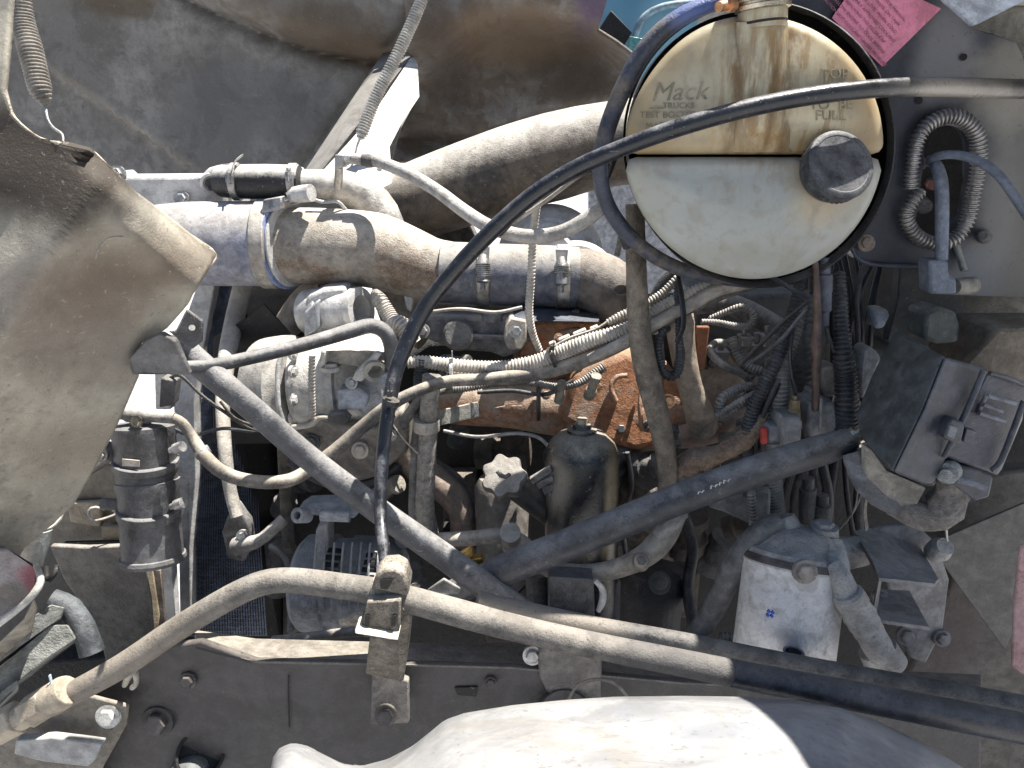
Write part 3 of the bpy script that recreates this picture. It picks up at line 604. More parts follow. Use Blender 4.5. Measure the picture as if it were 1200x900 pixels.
slab('lug', [(376, 410, 1.0), (383, 412, 1.0), (380, 428, 1.0), (372, 434, 1.0)], .05, ALU, cm, bevel=.003)
slab('valve_box', [(394, 458, 1.01), (420, 454, 1.01), (432, 464, 1.01), (428, 480, 1.01), (396, 482, 1.01)], .05, D('blue_tinted_cast', (.34, .38, .45), amt=.35, dust=(.55, .56, .58)), cm, bevel=.004)
can('port_ring', (438, 426, 1.02), (440, 436, 1.0), [(0, 13), (.8, 14), (1, 14), (1, 9), (.2, 8)], D('port_cast', (.32, .31, .28), amt=.35), cm)
can('port_cap', (456, 448, 1.02), (456, 446, .99), [(0, 12), (.7, 12), (1, 9)], ALUB, cm)
bolt(388, 431, 1.02, 8, cm, ALU, ax='up', h=.6)
bolt(412, 449, 1.01, 5, cm, STEEL); bolt(461, 430, 1.02, 5, cm, ALUB)
tube('belt_guard_bar', [(333, 408, 1.04, 3), (326, 430, 1.03, 3), (326, 470, 1.02, 3), (333, 500, 1.02, 3)], ALU, cm)
slab('lower_bracket', [(372, 487, 1.03), (400, 500, 1.03), (440, 503, 1.03), (470, 480, 1.03), (480, 500, 1.03), (478, 530, 1.05), (440, 560, 1.06), (400, 570, 1.06), (370, 545, 1.06), (340, 512, 1.06)], .06, D('dark_bracket_cast', (.15, .14, .13), amt=.35, dust=(.36, .33, .28)), cm, bevel=.006)
bolt(365, 519, 1.04, 7, cm, ALUD); bolt(422, 528, 1.03, 7, cm, D('bolt_dust', (.4, .38, .34), amt=.4)); bolt(458, 510, 1.03, 5, cm, STEEL)
slab('sensor_plug', [(383, 486, 1.0), (402, 484, 1.0), (410, 492, 1.0), (404, 498, 1.0), (384, 496, 1.0)], .02, ALUD, cm)
tube('sensor_wire', [(330, 503, 1.01, 3.5), (350, 500, 1.0, 3.5), (366, 497, .99, 3.5), (372, 490, .99, 3), (384, 489, .99, 2)], D('sunlit_wire', (.5, .48, .44), amt=.5), cm)
th = T('thermostat_housing', 'sunlit white cast outlet with round open end under the rusty pipe', 'housing')
can('outlet', (362, 366, 1.18), (424, 363, 1.14), [(0, 27), (.35, 28), (.4, 24), (.85, 23), (.88, 26), (1, 26), (1, 17), (.6, 16)], radw, th, seg=32)
slab('side_lug', [(358, 348, 1.14), (378, 338, 1.14), (404, 336, 1.14), (410, 352, 1.14), (372, 376, 1.14), (358, 392, 1.14)], .08, radw, th, bevel=.006)
slab('blue_shade_face', [(356, 366, 1.12), (372, 352, 1.12), (374, 386, 1.12), (356, 396, 1.12)], .03, ALUB, th, bevel=.004)  # blue-grey slab paints the shaded side of the white casting
tube('cast_elbow', [(330, 388, 1.3, 14), (345, 372, 1.28, 18), (362, 352, 1.26, 20), (385, 340, 1.25, 20)], D('cast_elbow_tan', (.36, .33, .3), amt=.35), th, seg=24)
t = T('water_manifold', 'grey tan cast manifold descending right of the white outlet', 'manifold')
tube('casting', [(470, 330, 1.3, 34), (468, 355, 1.28, 30), (478, 378, 1.26, 24), (500, 392, 1.25, 20)], D('warm_cast', (.26, .235, .2), amt=.4, dust=(.5, .46, .4)), t, seg=28)
slab('sunlit_face', [(472, 342, 1.2), (484, 348, 1.2), (482, 366, 1.2), (476, 362, 1.2)], .03, radw, t)  # white slab paints a sunlit patch onto the tan casting
tube('vent_hose', [(440, 344, 1.15, 6), (445, 352, 1.13, 9.5), (455, 368, 1.12, 9.5), (466, 385, 1.1, 9)], CONDW, None, corr=.0045, label='short pale ribbed hose slanting beside the white outlet', cat='hose')
tube('vent_hose', [(456, 384, 1.1, 8), (466, 380, 1.08, 11), (476, 388, 1.07, 12), (482, 402, 1.07, 12)], CONDW, None, corr=.0045, label='pale ribbed hose end curling down behind the black cable', cat='hose')
tube('wiring_conduit', [(366, 416, .985, 4.4), (365, 450, .985, 4.4), (366, 490, .99, 4.4)], CONDW, None, corr=.0048, depth=.2, seg=12, label='pale ribbed conduit hanging straight down the bright compressor', cat='conduit')

# engine body
en = T('engine', 'grime covered diesel engine with grey valve cover and orange paint showing', 'engine')
slab('block', [(330, 520, 1.36), (500, 400, 1.36), (900, 380, 1.36), (1080, 420, 1.4), (1080, 860, 1.3), (330, 860, 1.3)], .35, BLOCK, en, bevel=.01)
slab('valve_cover', [(488, 372, 1.16), (505, 368, 1.16), (560, 370, 1.16), (600, 371, 1.16), (616, 375, 1.16), (618, 392, 1.16), (612, 414, 1.16), (590, 420, 1.16), (575, 414, 1.16), (545, 412, 1.16), (532, 414, 1.16), (520, 406, 1.16), (498, 398, 1.16)], .16, VALVE, en, bevel=.009, bseg=3)
can('core_plug', (537, 392, 1.165), (537, 392, 1.135), [(0, 18), (.6, 18), (.65, 15.5), (1, 15), (1, 0)], D('plug_cast', (.14, .14, .14), amt=.3, up=.2, dust=(.33, .31, .28)), en, seg=32)
tube('cover_rib', [(553, 394, 1.152, 3), (600, 396, 1.152, 3), (625, 398, 1.152, 3)], VALVE, en, seg=10)
can('cover_boss', (577, 375, 1.17), (577, 366, 1.17), [(0, 14), (1, 13)], VALVE, en, seg=20)
slab('bolt_lug', [(592, 382, 1.12), (598, 372, 1.13), (618, 376, 1.13), (617, 400, 1.12), (612, 410, 1.12), (595, 410, 1.12), (590, 396, 1.12)], .05, D('lug_dust', (.32, .3, .27), amt=.4, dust=(.5, .46, .4)), en, bevel=.003)
bolt(605, 388, 1.118, 6, en, STEEL); bolt(495, 388, 1.14, 6, en, VALVE)
slab('cover_lid', [(600, 372, 1.14), (612, 365, 1.15), (660, 367, 1.16), (704, 371, 1.16), (703, 378, 1.14), (650, 376, 1.13), (604, 378, 1.13)], .06, D('shade_toned_lid', (.07, .08, .11), amt=.1, up=.15, dust=(.22, .23, .26)), en, bevel=.004)  # dark blue-grey puts the charge pipe's shadow into the lid colour
slab('rocker_casting', [(612, 376, 1.165), (704, 376, 1.165), (712, 400, 1.165), (704, 432, 1.16), (640, 452, 1.16), (600, 440, 1.16), (612, 408, 1.165)], .15, ORANGE, en, bevel=.006)
slab('rocker_patch', [(655, 388, 1.16), (680, 384, 1.16), (684, 402, 1.16), (662, 408, 1.16)], .04, D('tan_orange', (.3, .2, .15), amt=.35), en, bevel=.003)
tube('intake_manifold', [(500, 472, 1.15, 22), (540, 473, 1.15, 25), (600, 474, 1.15, 28), (650, 478, 1.15, 33), (700, 482, 1.15, 40), (750, 488, 1.15, 42), (800, 484, 1.15, 36), (850, 476, 1.16, 32)], ORDARK, en, seg=36, step=.015)
slab('manifold_riser', [(672, 440, 1.10), (700, 424, 1.11), (735, 412, 1.12), (775, 430, 1.12), (800, 450, 1.12), (812, 492, 1.10), (808, 516, 1.09), (745, 530, 1.08), (700, 517, 1.08), (655, 492, 1.09)], .14, ORANGE, en, bevel=.012, bseg=3)
tube('cast_arc', [(722, 470, 1.09, 3), (716, 455, 1.095, 3), (722, 442, 1.10, 3), (735, 440, 1.1, 3)], ORDARK, en, seg=8)
tube('cast_edge', [(752, 455, 1.1, 3), (750, 480, 1.085, 3), (753, 505, 1.08, 3)], ORDARK, en, seg=8)
m = MB()
for x0, y0, x1, y1 in ((580, 478, 592, 476), (586, 477, 586, 488), (586, 488, 581, 489), (600, 476, 612, 476), (600, 476, 599, 488), (622, 480, 622, 490)):
    sweep(m, [(x0, y0, 1.108, .9), ((x0 + x1) / 2, (y0 + y1) / 2, 1.107, .9), (x1, y1, 1.108, .9)], 6)
obj('cast_letters', m, ORDARK, en)
tube('cross_tube', [(775, 510, 1.08, 12), (800, 512, 1.08, 14), (830, 504, 1.08, 17), (870, 490, 1.1, 19)], D('pink_orange_dust', (.3, .2, .16), amt=.4, dust=(.42, .34, .29)), en, seg=24)
slab('rear_head', [(820, 345, 1.35), (960, 345, 1.35), (960, 520, 1.35), (800, 520, 1.35)], .2, D('dark_rear_cast', (.04, .045, .05), amt=.2, dust=(.2, .2, .2)), en, bevel=.01)
can('rear_core', (842, 440, 1.2), (842, 440, 1.13), [(0, 36), (.7, 34), (1, 26)], D('tan_core', (.3, .23, .18), amt=.4), en, seg=24)
for x, y, r in ((800, 400, 8), (868, 418, 16), (850, 412, 9), (835, 428, 7), (890, 455, 14), (860, 470, 9), (770, 560, 10), (905, 430, 10), (880, 500, 12), (760, 600, 18), (740, 560, 20)):
    can('casting_lump', (x, y, 1.25), (x + random.uniform(-5, 5), y - 3, 1.12), [(0, r * 1.2), (.6, r), (1, r * .7)], ALUD if x < 790 else COND, en, seg=14)
can('pump_body', (745, 650, 1.22), (745, 560, 1.22), [(0, 45), (.4, 48), (.7, 50), (.9, 40), (1, 20)], D('dark_warm_cast', (.09, .08, .07), amt=.3, dust=(.27, .24, .21)), en, seg=32)
slab('lower_bracket', [(515, 640, 1.2), (600, 640, 1.2), (600, 760, 1.18), (515, 760, 1.18)], .1, BLOCK, en)
# small hardware scattered over the castings
random.seed(3)
for x, y, Y in ((520, 436, 1.1), (655, 396, 1.12), (690, 400, 1.12), (700, 452, 1.09), (765, 470, 1.08), (792, 470, 1.08), (640, 462, 1.08), (760, 498, 1.08), (555, 450, 1.1), (842, 500, 1.05), (728, 502, 1.09)):
    bolt(x, y, Y, random.uniform(3.2, 5.5), en, random.choice([STEEL, ALUD, ORDARK, ORDARK]))
t = T('injector_connector', 'chain of pale electrical plugs lying along the orange casting', 'connector')
for x, y, l in ((662, 398, 14), (680, 391, 16), (697, 386, 10), (648, 404, 8)):
    p = P(x, y, 1.06); s = mpp(p); m = MB().box(p, l * s, .012, 8 * s, Matrix.Rotation(math.radians(-24), 3, 'Y'))
    obj('plug_housing', m, CONDW, t, bevel=.0015)
tube('plug_wire', [(640, 412, 1.05, 1.8), (650, 406, 1.05, 1.8), (668, 396, 1.05, 1.8), (700, 385, 1.05, 1.8), (712, 377, 1.05, 1.8)], CONDW, t, seg=8)

# bracket strap + vertical braided pipe
t = T('pipe_bracket', 'flat dusty strap bolted to the orange casting and gripping the sandy hose', 'bracket')
slab('strap', [(511, 482, 1.03), (560, 471, 1.09), (564, 488, 1.09), (512, 500, 1.03)], .004, D('strap_green_grey', (.24, .24, .22), amt=.4, dust=(.42, .39, .34)), t, bevel=.001)
bolt(552, 482, 1.085, 6, t, STEEL)
band(500, 498, 1.0, 92, 15, 14, D('dusty_band', (.4, .37, .33), amt=.5), t, screw=False, name='hose_grip')
sand = D('sandy_braided_hose', (.34, .32, .29), amt=.5, up=.2, rough=.9, dust=(.52, .48, .42), bump=1.0, sc=2.5, grain=2.5)
tube('vertical_hose', [(506, 440, 1.0, 11), (503, 480, 1.0, 11), (500, 540, 1.0, 11), (498, 590, 1.0, 11), (502, 620, 1.01, 11), (512, 655, 1.02, 10)], sand, None, label='sandy textured vertical hose passing through the flat strap', cat='hose', lump=.06, step=.003, seg=18)
tube('vertical_hose', [(495, 420, 1.02, 8), (492, 445, 1.02, 8), (491, 480, 1.02, 7)], CONDK, None, corr=.004, label='short ribbed bluish hose above the sandy vertical hose', cat='hose')
tube('vertical_hose', [(492, 470, 1.03, 6), (488, 520, 1.03, 6), (485, 570, 1.03, 6), (486, 610, 1.03, 7), (492, 640, 1.04, 8)], COND, None, label='slim grey hose just left of the sandy vertical hose', cat='hose')
tube('lower_hose', [(470, 500, 1.14, 18), (480, 535, 1.13, 19), (505, 560, 1.12, 18), (530, 580, 1.11, 17), (543, 603, 1.1, 16), (543, 635, 1.1, 16)], D('brownish_hose', (.17, .13, .11), amt=.35, dust=(.38, .31, .26)), None, seg=22, label='thick brownish hose curving down right of the sandy hose', cat='hose')
tube('lower_hose', [(508, 545, 1.2, 9), (530, 560, 1.2, 9), (548, 582, 1.2, 9), (562, 605, 1.2, 9)], D('navy_hose', (.06, .08, .12), amt=.2), None, label='dark blue hose behind the thick brownish hose', cat='hose')
tube('loose_wire', [(455, 488, .99, 1), (462, 500, .99, .9), (476, 518, .99, .9), (492, 534, .99, .9)], CONDW, None, seg=6, label='thin pale wire slanting to the sandy hose', cat='wire')

# alternator
al = T('alternator', 'bluish dusty alternator with vent slots behind the clamped front tube', 'alternator')
alm = ALUB
can('drum', (356, 682, 1.12), (470, 688, 1.10), [(0, 50), (.05, 56), (.32, 57), (.34, 53), (.5, 53), (.52, 57), (.85, 56), (1, 44)], alm, al, seg=48)
def drumY(y, R=57): 
    s_ = mpp(P(410, 685, 1.11)); dy = (y - 685) * s_; r_ = R * s_
    return 1.105 - math.sqrt(max(0, r_ * r_ - dy * dy)) * .97 - .004
for k in range(6):
    for u in (0, 1):
        x = (393, 440)[u] - k * 2.6 * (1, .9)[u]; y = 643 + k * 8.5 + u * 6; w_ = (9, 11)[u]
        slab('vent_slot', [(x - w_, y, drumY(y)), (x + w_, y + 1.5, drumY(y)), (x + w_ - 1, y + 5.5, drumY(y + 4)), (x - w_ - 1, y + 4.2, drumY(y + 4))], .004, GASKET, al, bevel=0)
slab('front_flange', [(370, 620, 1.05), (384, 612, 1.05), (384, 650, 1.04), (378, 720, 1.03), (364, 720, 1.03), (366, 670, 1.04)], .05, alm, al, bevel=.004)
for k in range(9):
    tx = 372 + k * 10.5
    tube('cooling_fin', [(tx, 640, drumY(640, 58)), (tx - 2, 660, drumY(660, 58)), (tx - 3, 685, drumY(685, 58)), (tx - 3, 710, drumY(712, 58))] and [(tx - 1, 636, drumY(640, 58), 1.5), (tx - 3, 660, drumY(660, 58), 1.5), (tx - 4, 690, drumY(685, 58), 1.5), (tx - 4, 718, drumY(712, 58), 1.5)], alm, al, seg=6)
slab('top_bracket', [(348, 598, 1.03), (360, 590, 1.04), (405, 588, 1.04), (425, 596, 1.03), (415, 608, 1.02), (395, 608, 1.02), (360, 603, 1.02)], .03, ALUB, al, bevel=.003)
can('pivot_tube', (360, 604, 1.03), (348, 604, 1.01), [(0, 9), (1, 9), (1, 5), (.4, 5)], ALUB, al)
can('pivot_tube', (376, 604, 1.02), (410, 605, 1.02), [(0, 7), (1, 7)], ALUB, al)
for (x, y) in ((374, 715), (386, 735), (358, 705)): slab('vent_slot', [(x, y - 18, 1.04), (x + 9, y - 17, 1.04), (x + 9, y - 13, 1.04), (x, y - 14, 1.04)], .004, GASKET, al, bevel=0)
tube('oil_line', [(320, 750, 1.0, 5), (350, 748, .99, 6), (400, 742, .98, 6), (440, 738, .98, 6)], COND, None, label='grey line lying along the rail below the alternator', cat='pipe')

# canister
cn = T('filter_drier', 'dusty black cylindrical canister with banded clamps at the left', 'canister')
can('can_body', (180, 660, .86), (168, 496, .90), [(0, 30), (.01, 35), (.035, 37), (.06, 36), (.065, 34), (.1, 33.5), (.52, 33.5), (.55, 35), (.6, 35), (.605, 33.5), (.9, 34), (.92, 35.5), (.98, 35), (1, 30), (1.02, 8), (1.05, 8)], CANP, cn, seg=44)
band(171, 542, .885, 94, 35.2, 9, CANP, cn); b = band(176, 598, .872, 94, 35.2, 10, CANP, cn)
for x, y in ((204, 528), (205, 594)): can('clamp_bolt', (x - 4, y, .86), (x + 10, y - 5, .855), [(0, 4), (.4, 4), (.4, 6.5), (1, 6.5)], STEEL, cn, seg=10)
slab('tag_plate', [(143, 538, .853), (163, 540, .85), (163, 547, .85), (143, 546, .853)], .002, D('worn_tag', (.45, .4, .36), amt=.2), cn, bevel=0)
can('side_boss', (100, 548, .9), (128, 528, .88), [(0, 11), (.6, 12), (1, 12)], STEEL, cn); bolt(118, 533, .87, 6, cn)
slab('hanger', [(105, 530, .9), (125, 520, .9), (140, 520, .9), (140, 560, .9), (128, 548, .9)], .01, CANP, cn)
can('sight_port', (120, 590, .87), (142, 592, .87), [(0, 7), (1, 7)], CANP, cn)
can('fitting', (160, 503, .88), (160, 488, .88), [(0, 8), (1, 7)], COND, cn); bolt(160, 494, .865, 5, cn, CHROME)
can('fitting_bar', (130, 484, .88), (205, 490, .88), [(0, 7), (.2, 7), (.25, 9), (.6, 9), (.65, 7), (1, 7)], COND, cn, seg=14)
t = T('heater_hose', 'grey rubber hose looping from the canister top up beside the compressor', 'hose')
tube('hose_body', [(198, 489, .88, 6), (212, 494, .88, 6), (225, 512, .88, 6.5), (240, 535, .87, 8), (262, 554, .87, 8), (290, 563, .88, 8), (325, 565, .9, 8), (352, 557, .93, 8), (390, 530, .95, 8), (430, 496, .96, 8), (455, 476, .96, 7.5), (490, 458, .97, 7), (525, 447, .99, 7), (570, 444, 1.0, 7), (640, 434, 1.02, 7), (700, 418, 1.02, 7)], RUBD, t, seg=18)
band(237, 530, .874, -55, 9, 9, STEEL, t, screw=False)
tube('heater_hose', [(160, 432, .76, 7), (200, 431, .77, 7.5), (250, 428, .8, 8), (320, 413, .87, 8), (380, 397, .95, 8.5), (410, 388, .98, 9), (435, 382, 1.0, 9), (452, 390, 1.0, 9), (459, 410, 1.0, 9), (459, 436, 1.01, 9)], PAINTK, None, seg=18, label='blue grey hose from the near fender arching over the compressor', cat='hose')
for i, (pts) in enumerate([[(190, 450, .95, 2), (210, 440, .93, 2), (235, 462, .92, 2), (262, 482, .92, 2), (300, 505, .95, 2), (340, 498, 1.0, 2)], [(198, 500, .9, 2.2), (225, 510, .91, 2.2), (262, 502, .92, 2.2), (300, 506, .95, 2.4), (332, 502, 1.0, 2.4)], [(258, 470, .92, 1.8), (275, 490, .92, 1.8), (300, 500, .94, 1.8)]]):
    tube('harness_wire', pts, (TIE, CONDK, TIE)[i], None, seg=8, label=('thin black wire crossing before the radiator fins', 'dark wire running level from the canister fitting', 'short dark wire beside the pale support rod')[i], cat='wire')
slab('wire_plug', [(188, 443, .93), (206, 446, .93), (203, 475, .93), (186, 478, .93)], .02, ALUD, None, label='dark rubber plug hanging below the near fender tip', cat='plug')
# struts
tube('support_strut', [(200, 398, .80, 15), (215, 410, .80, 16), (240, 432, .80, 15.5), (290, 474, .80, 14.5), (360, 535, .82, 14.5), (440, 596, .83, 15), (520, 652, .84, 15.5), (590, 702, .85, 16), (620, 722, .86, 16)], STRUT, None, seg=26, label='long blue grey strut slanting down from the near fender', cat='strut')
t = T('cross_tube', 'thick blue black tube rising right past the black oil filter', 'tube')
tube('tube_body', [(500, 708, .86, 12), (540, 690, .87, 15), (600, 664, .87, 19), (700, 624, .87, 18.5), (800, 583, .86, 18.5), (900, 547, .85, 18.5), (970, 525, .85, 18), (1000, 514, .85, 14)], PAINTK, t, seg=28)
can('end_fitting', (992, 517, .85), (1012, 508, .85), [(0, 14), (.5, 14), (.5, 10), (1, 10)], CHROME, t)
m = MB()
for i, x in enumerate((818, 822, 833, 838, 843, 848, 853)):
    y = 583 - (x - 818) * .42 - 4
    sweep(m, [(x, y, .823, .8), (x + 1, y - (3, 1, 5, 2, 4, 5, 2)[i], .823, .8), (x + 3, y - 3, .823, .7)], 6)
obj('printed_marks', m, D('pale_print', (.75, .75, .68), amt=0), t)

# front tubes
t = T('front_tube', 'long dusty metal tube bending across the front, from hex fitting to lower right', 'tube')
tube('tube_body', [(40, 834, .655, 13), (75, 817, .66, 13.5), (110, 799, .662, 14), (150, 776, .665, 14.5), (200, 742, .67, 14.5), (250, 711, .67, 14.5), (285, 692, .67, 14.5), (312, 682, .67, 14.5), (345, 680, .67, 14.5), (400, 687, .665, 15), (450, 695, .66, 15.5), (540, 719, .655, 16), (600, 735, .655, 15.5), (700, 757, .65, 15), (800, 777, .645, 15.5), (900, 797, .64, 16), (1040, 823, .63, 17), (1220, 858, .62, 18)], D('two_tone_dusty_tube', (.065, .063, .062), amt=.5, up=.42, rough=.55, dust=(.31, .285, .25), bump=.28, grain=.9, stains=[(tuple(P(800, 772, .64)), (.10, .4, .06), (.06, .06, .065), .6), (tuple(P(120, 790, .66)), (.2, .3, .1), (.3, .25, .19), .4)]), t, seg=30)
hexm = D('tan_hex_fitting', (.34, .29, .22), amt=.5, dust=(.48, .42, .33))
def segfit(name, x0, y0, x1, y1, prof, sg=6): can(name, (x0, y0, .655), (x1, y1, .655), prof, hexm, t, seg=sg, bevel=.001)
segfit('hex_nut', 58, 820, 34, 835, [(0, 19), (1, 19)], 6); segfit('collar', 80, 808, 55, 824, [(0, 17), (.2, 19), (.8, 19), (1, 17)], 24)
segfit('hex_nut', 22, 840, -12, 858, [(0, 20), (1, 20)], 6); segfit('sleeve', 40, 832, 15, 846, [(0, 15), (1, 15)], 24); segfit('sleeve', -5, 852, -60, 885, [(0, 16), (1, 16)], 24)
tube('bare_section', [(856, 788.2, .642, 15.85), (900, 797, .64, 16.3), (1040, 823, .63, 17.3), (1220, 858, .62, 18.3)], D('bare_black_tube', (.035, .038, .048), amt=.3, up=.3, rough=.32, dust=(.2, .19, .18), bump=.12), t, seg=30, label='cleaner black right end of the tube')
tie(68, 815, .66, 30, 17.5, TIEB, None, label='pale blue cable tie cinched on the tan end of the front tube')
tube('rear_tube', [(560, 702, .76, 10), (600, 713, .76, 11.5), (700, 735, .74, 12), (800, 753, .73, 12), (900, 773, .73, 12), (1000, 792, .72, 12.5), (1220, 832, .7, 13.5)], D('blue_black_tube', (.035, .038, .046), amt=.2, up=.35, rough=.42, dust=(.3, .28, .25), stains=[(tuple(P(640, 716, .75)), (.1, .3, .05), (.26, .23, .19), .8)]), None, seg=26, label='blue black tube just behind the front tube at lower right', cat='tube')
# mud caked clamp on the front tube
t = T('tube_clamp', 'mud caked steel clamp bracket holding the front tube to the rail', 'clamp')
band(451, 697, .66, -10, 21, 32, MUD, t, screw=False, name='clamp_saddle')
m = MB(); pts = [(437, 690), (440, 675), (449, 668), (463, 667), (474, 673), (479, 687), (478, 700)]
m.prism([P(a, b, .638) for a, b in pts], Vector((0, .03, 0))); obj('top_ear', m, MUD, t, bevel=.003)
slab('square_window', [(445, 680, .636), (461, 679, .636), (454, 691, .636), (446, 690, .636)], .003, GASKET, t, bevel=0)
slab('front_plate', [(430, 705, .632), (470, 703, .632), (467, 747, .63), (422, 742, .63)], .012, MUD, t, bevel=.002)
for a, b in ((428, 722), (459, 722)): slab('bolt_slot', [(a, b, .629), (a + 5, b, .629), (a + 4, b + 12, .628), (a - 1, b + 12, .628)], .003, GASKET, t, bevel=0)
slab('foot_lip', [(416, 737, .622), (424, 733, .63), (468, 741, .63), (467, 751, .618), (415, 743, .618)], .02, D('pale_lip', (.42, .38, .32), amt=.6, dust=(.56, .51, .43)), t, bevel=.002)
slab('side_plate', [(470, 712, .64), (483, 722, .65), (481, 742, .66), (473, 797, .70), (468, 800, .70), (466, 748, .66)], .006, MUD, t, bevel=.001)
slab('hanger_strap', [(433, 747, .665), (474, 751, .665), (471, 799, .72), (428, 790, .72)], .008, MUD, t, bevel=.002)
slab('foot_plate', [(436, 788, .775), (479, 798, .775), (479, 848, .765), (434, 850, .765)], .012, D('foot_grey', (.13, .12, .115), amt=.45, dust=(.34, .31, .27), bump=.6), t, bevel=.002)
bolt(452, 838, .763, 9, t, FRAME)
can('clamp_stub', (430, 722, .66), (400, 728, .67), [(0, 8), (.5, 8), (1, 5)], MUD, t, seg=12)
slab('front_gusset', [(500, 692, .8), (520, 678, .8), (540, 690, .8), (538, 697, .8), (505, 695, .8)], .004, COND, None, label='small triangular plate behind the front tube', cat='plate')

# ================================================================ oil filter, cap, plumbing in the middle
t = T('oil_filter', 'tall glossy black spin-on canister with hex nut on its dusty dome', 'filter')
can('filter_body', (681, 716, .98), (682, 497, 1.0), [(0, 40), (.03, 43), (.82, 43), (.86, 42), (.91, 37), (.95, 27), (.962, 17), (.975, 17), (.98, 11), (1, 10)], D('glossy_black_dust_streaked', (.016, .018, .022), amt=-.02, up=.5, rough=.22, grime=.2, dust=(.46, .42, .34), bump=.12, stains=[(tuple(P(652, 570, .95)), (.02, .1, .06), (.22, .19, .15), .75), (tuple(P(716, 600, .95)), (.012, .1, .12), (.3, .24, .15), .8), (tuple(P(660, 640, .95)), (.04, .1, .03), (.24, .2, .15), .7)]), t, seg=48)
can('top_nut', (682, 503, 1.0), (682, 490, 1.0), [(0, 7), (1, 6.5)], hexm, t, seg=6)
t = T('filler_cap', 'lobed dusty oil filler cap on a slanting black neck', 'cap')
m = MB(); p = P(592, 562, .98); d = (P(586, 545, .93) - p).normalized(); a = Vector((1, 0, 0)); a = (a - d * a.dot(d)).normalized(); b = d.cross(a); s = mpp(p)
R = []
for h, q in ((0, .9), (2, 1), (14, 1), (18, .93), (19, .6), (20, .15)):
    R.append([p + d * h * s + (a * math.cos(2 * math.pi * k / 64) + b * math.sin(2 * math.pi * k / 64)) * s * q * (25 + 2.6 * math.cos(7 * 2 * math.pi * k / 64)) for k in range(64)])
m.rings(R); obj('lobed_cap', m, D('pale_dusty_cap', (.11, .105, .10), amt=.28, up=.55, dust=(.42, .39, .35), rough=.6), t, bevel=0)
tube('cap_lever', [(583, 552, .945, 3), (590, 560, .94, 3), (597, 556, .95, 2.5)], ALUD, t, seg=8)
tube('filler_neck', [(600, 568, .99, 15), (615, 578, 1.0, 16), (640, 598, 1.0, 15), (660, 615, 1.0, 14)], D('black_neck', (.03, .03, .03), amt=.15, up=.5), t)
for i in range(4): slab('neck_fin', [(621 + i * 7, 562 - i * 2 + i * 7, .965), (645 + i * 2, 548 + i * 10, .96), (647 + i * 2, 553 + i * 10, .96), (624 + i * 7, 568 + i * 6, .965)], .01, COND, t, bevel=0)
can('neck_body', (590, 650, 1.08), (590, 560, 1.1), [(0, 32), (.9, 34), (1, 28)], D('neck_casting', (.14, .13, .12), amt=.35, dust=(.33, .3, .27)), t, seg=24)
t = T('oil_cooler_pipe', 'dusty metal pipe with sunlit top looping round the base of the black filter', 'pipe')
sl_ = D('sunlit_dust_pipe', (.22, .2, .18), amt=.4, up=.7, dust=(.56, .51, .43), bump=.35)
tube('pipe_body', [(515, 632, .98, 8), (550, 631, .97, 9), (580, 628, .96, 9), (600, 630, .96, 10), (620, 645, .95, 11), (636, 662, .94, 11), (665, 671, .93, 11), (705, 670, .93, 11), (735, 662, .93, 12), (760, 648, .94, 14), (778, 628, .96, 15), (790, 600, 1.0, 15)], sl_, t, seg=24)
can('banjo_boss', (751, 660, .93), (751, 657, .905), [(0, 10), (.8, 10), (1, 8)], sl_, t); can('banjo_bolt', (752, 658, .91), (752, 656, .9), [(0, 6), (1, 5)], ALUD, t, seg=6)
can('boss', (600, 640, .97), (598, 624, .93), [(0, 12), (1, 12)], sl_, t, seg=18)
t = T('filter_bracket', 'dusty black bracket box with bright worn edge under the cooler pipe', 'bracket')
slab('bracket_face', [(643, 676, .89), (696, 679, .89), (697, 722, .89), (694, 733, .89), (643, 722, .89)], .03, CANP, t, bevel=.002)
tube('worn_edge', [(697, 680, .885, 3), (706, 690, .885, 4), (706, 705, .885, 4.5), (701, 716, .885, 3)], radw, t, seg=10)
can('side_can', (634, 735, .98), (632, 672, 1.0), [(0, 16), (1, 16), (1, 10)], ALUD, t); can('side_can', (712, 740, .96), (712, 680, .98), [(0, 14), (1, 15)], ALUD, t)
t = T('fuel_pump', 'oily black round pump with bolted boss right of the filter bracket', 'pump')
can('pump_body', (760, 735, 1.08), (765, 662, 1.1), [(0, 36), (.5, 37), (.52, 42), (.7, 44), (.95, 36), (1, 20)], D('oily_pump', (.03, .03, .035), amt=.15, up=.5, dust=(.26, .24, .22), bump=.5), t, seg=32)
can('pump_boss', (773, 684, 1.04), (773, 682, 1.0), [(0, 13), (.6, 13), (.6, 9), (1, 8)], ALUD, t); bolt(773, 683, 1.0, 5, t, ALUD)
slab('brass_fitting', [(535, 654, .9), (553, 644, .9), (556, 650, .9), (550, 656, .9), (565, 654, .9), (568, 660, .9), (555, 665, .9), (545, 664, .9)], .015, BRASS, None, bevel=.002, label='small bright brass elbow fitting under the slanting strut', cat='fitting')

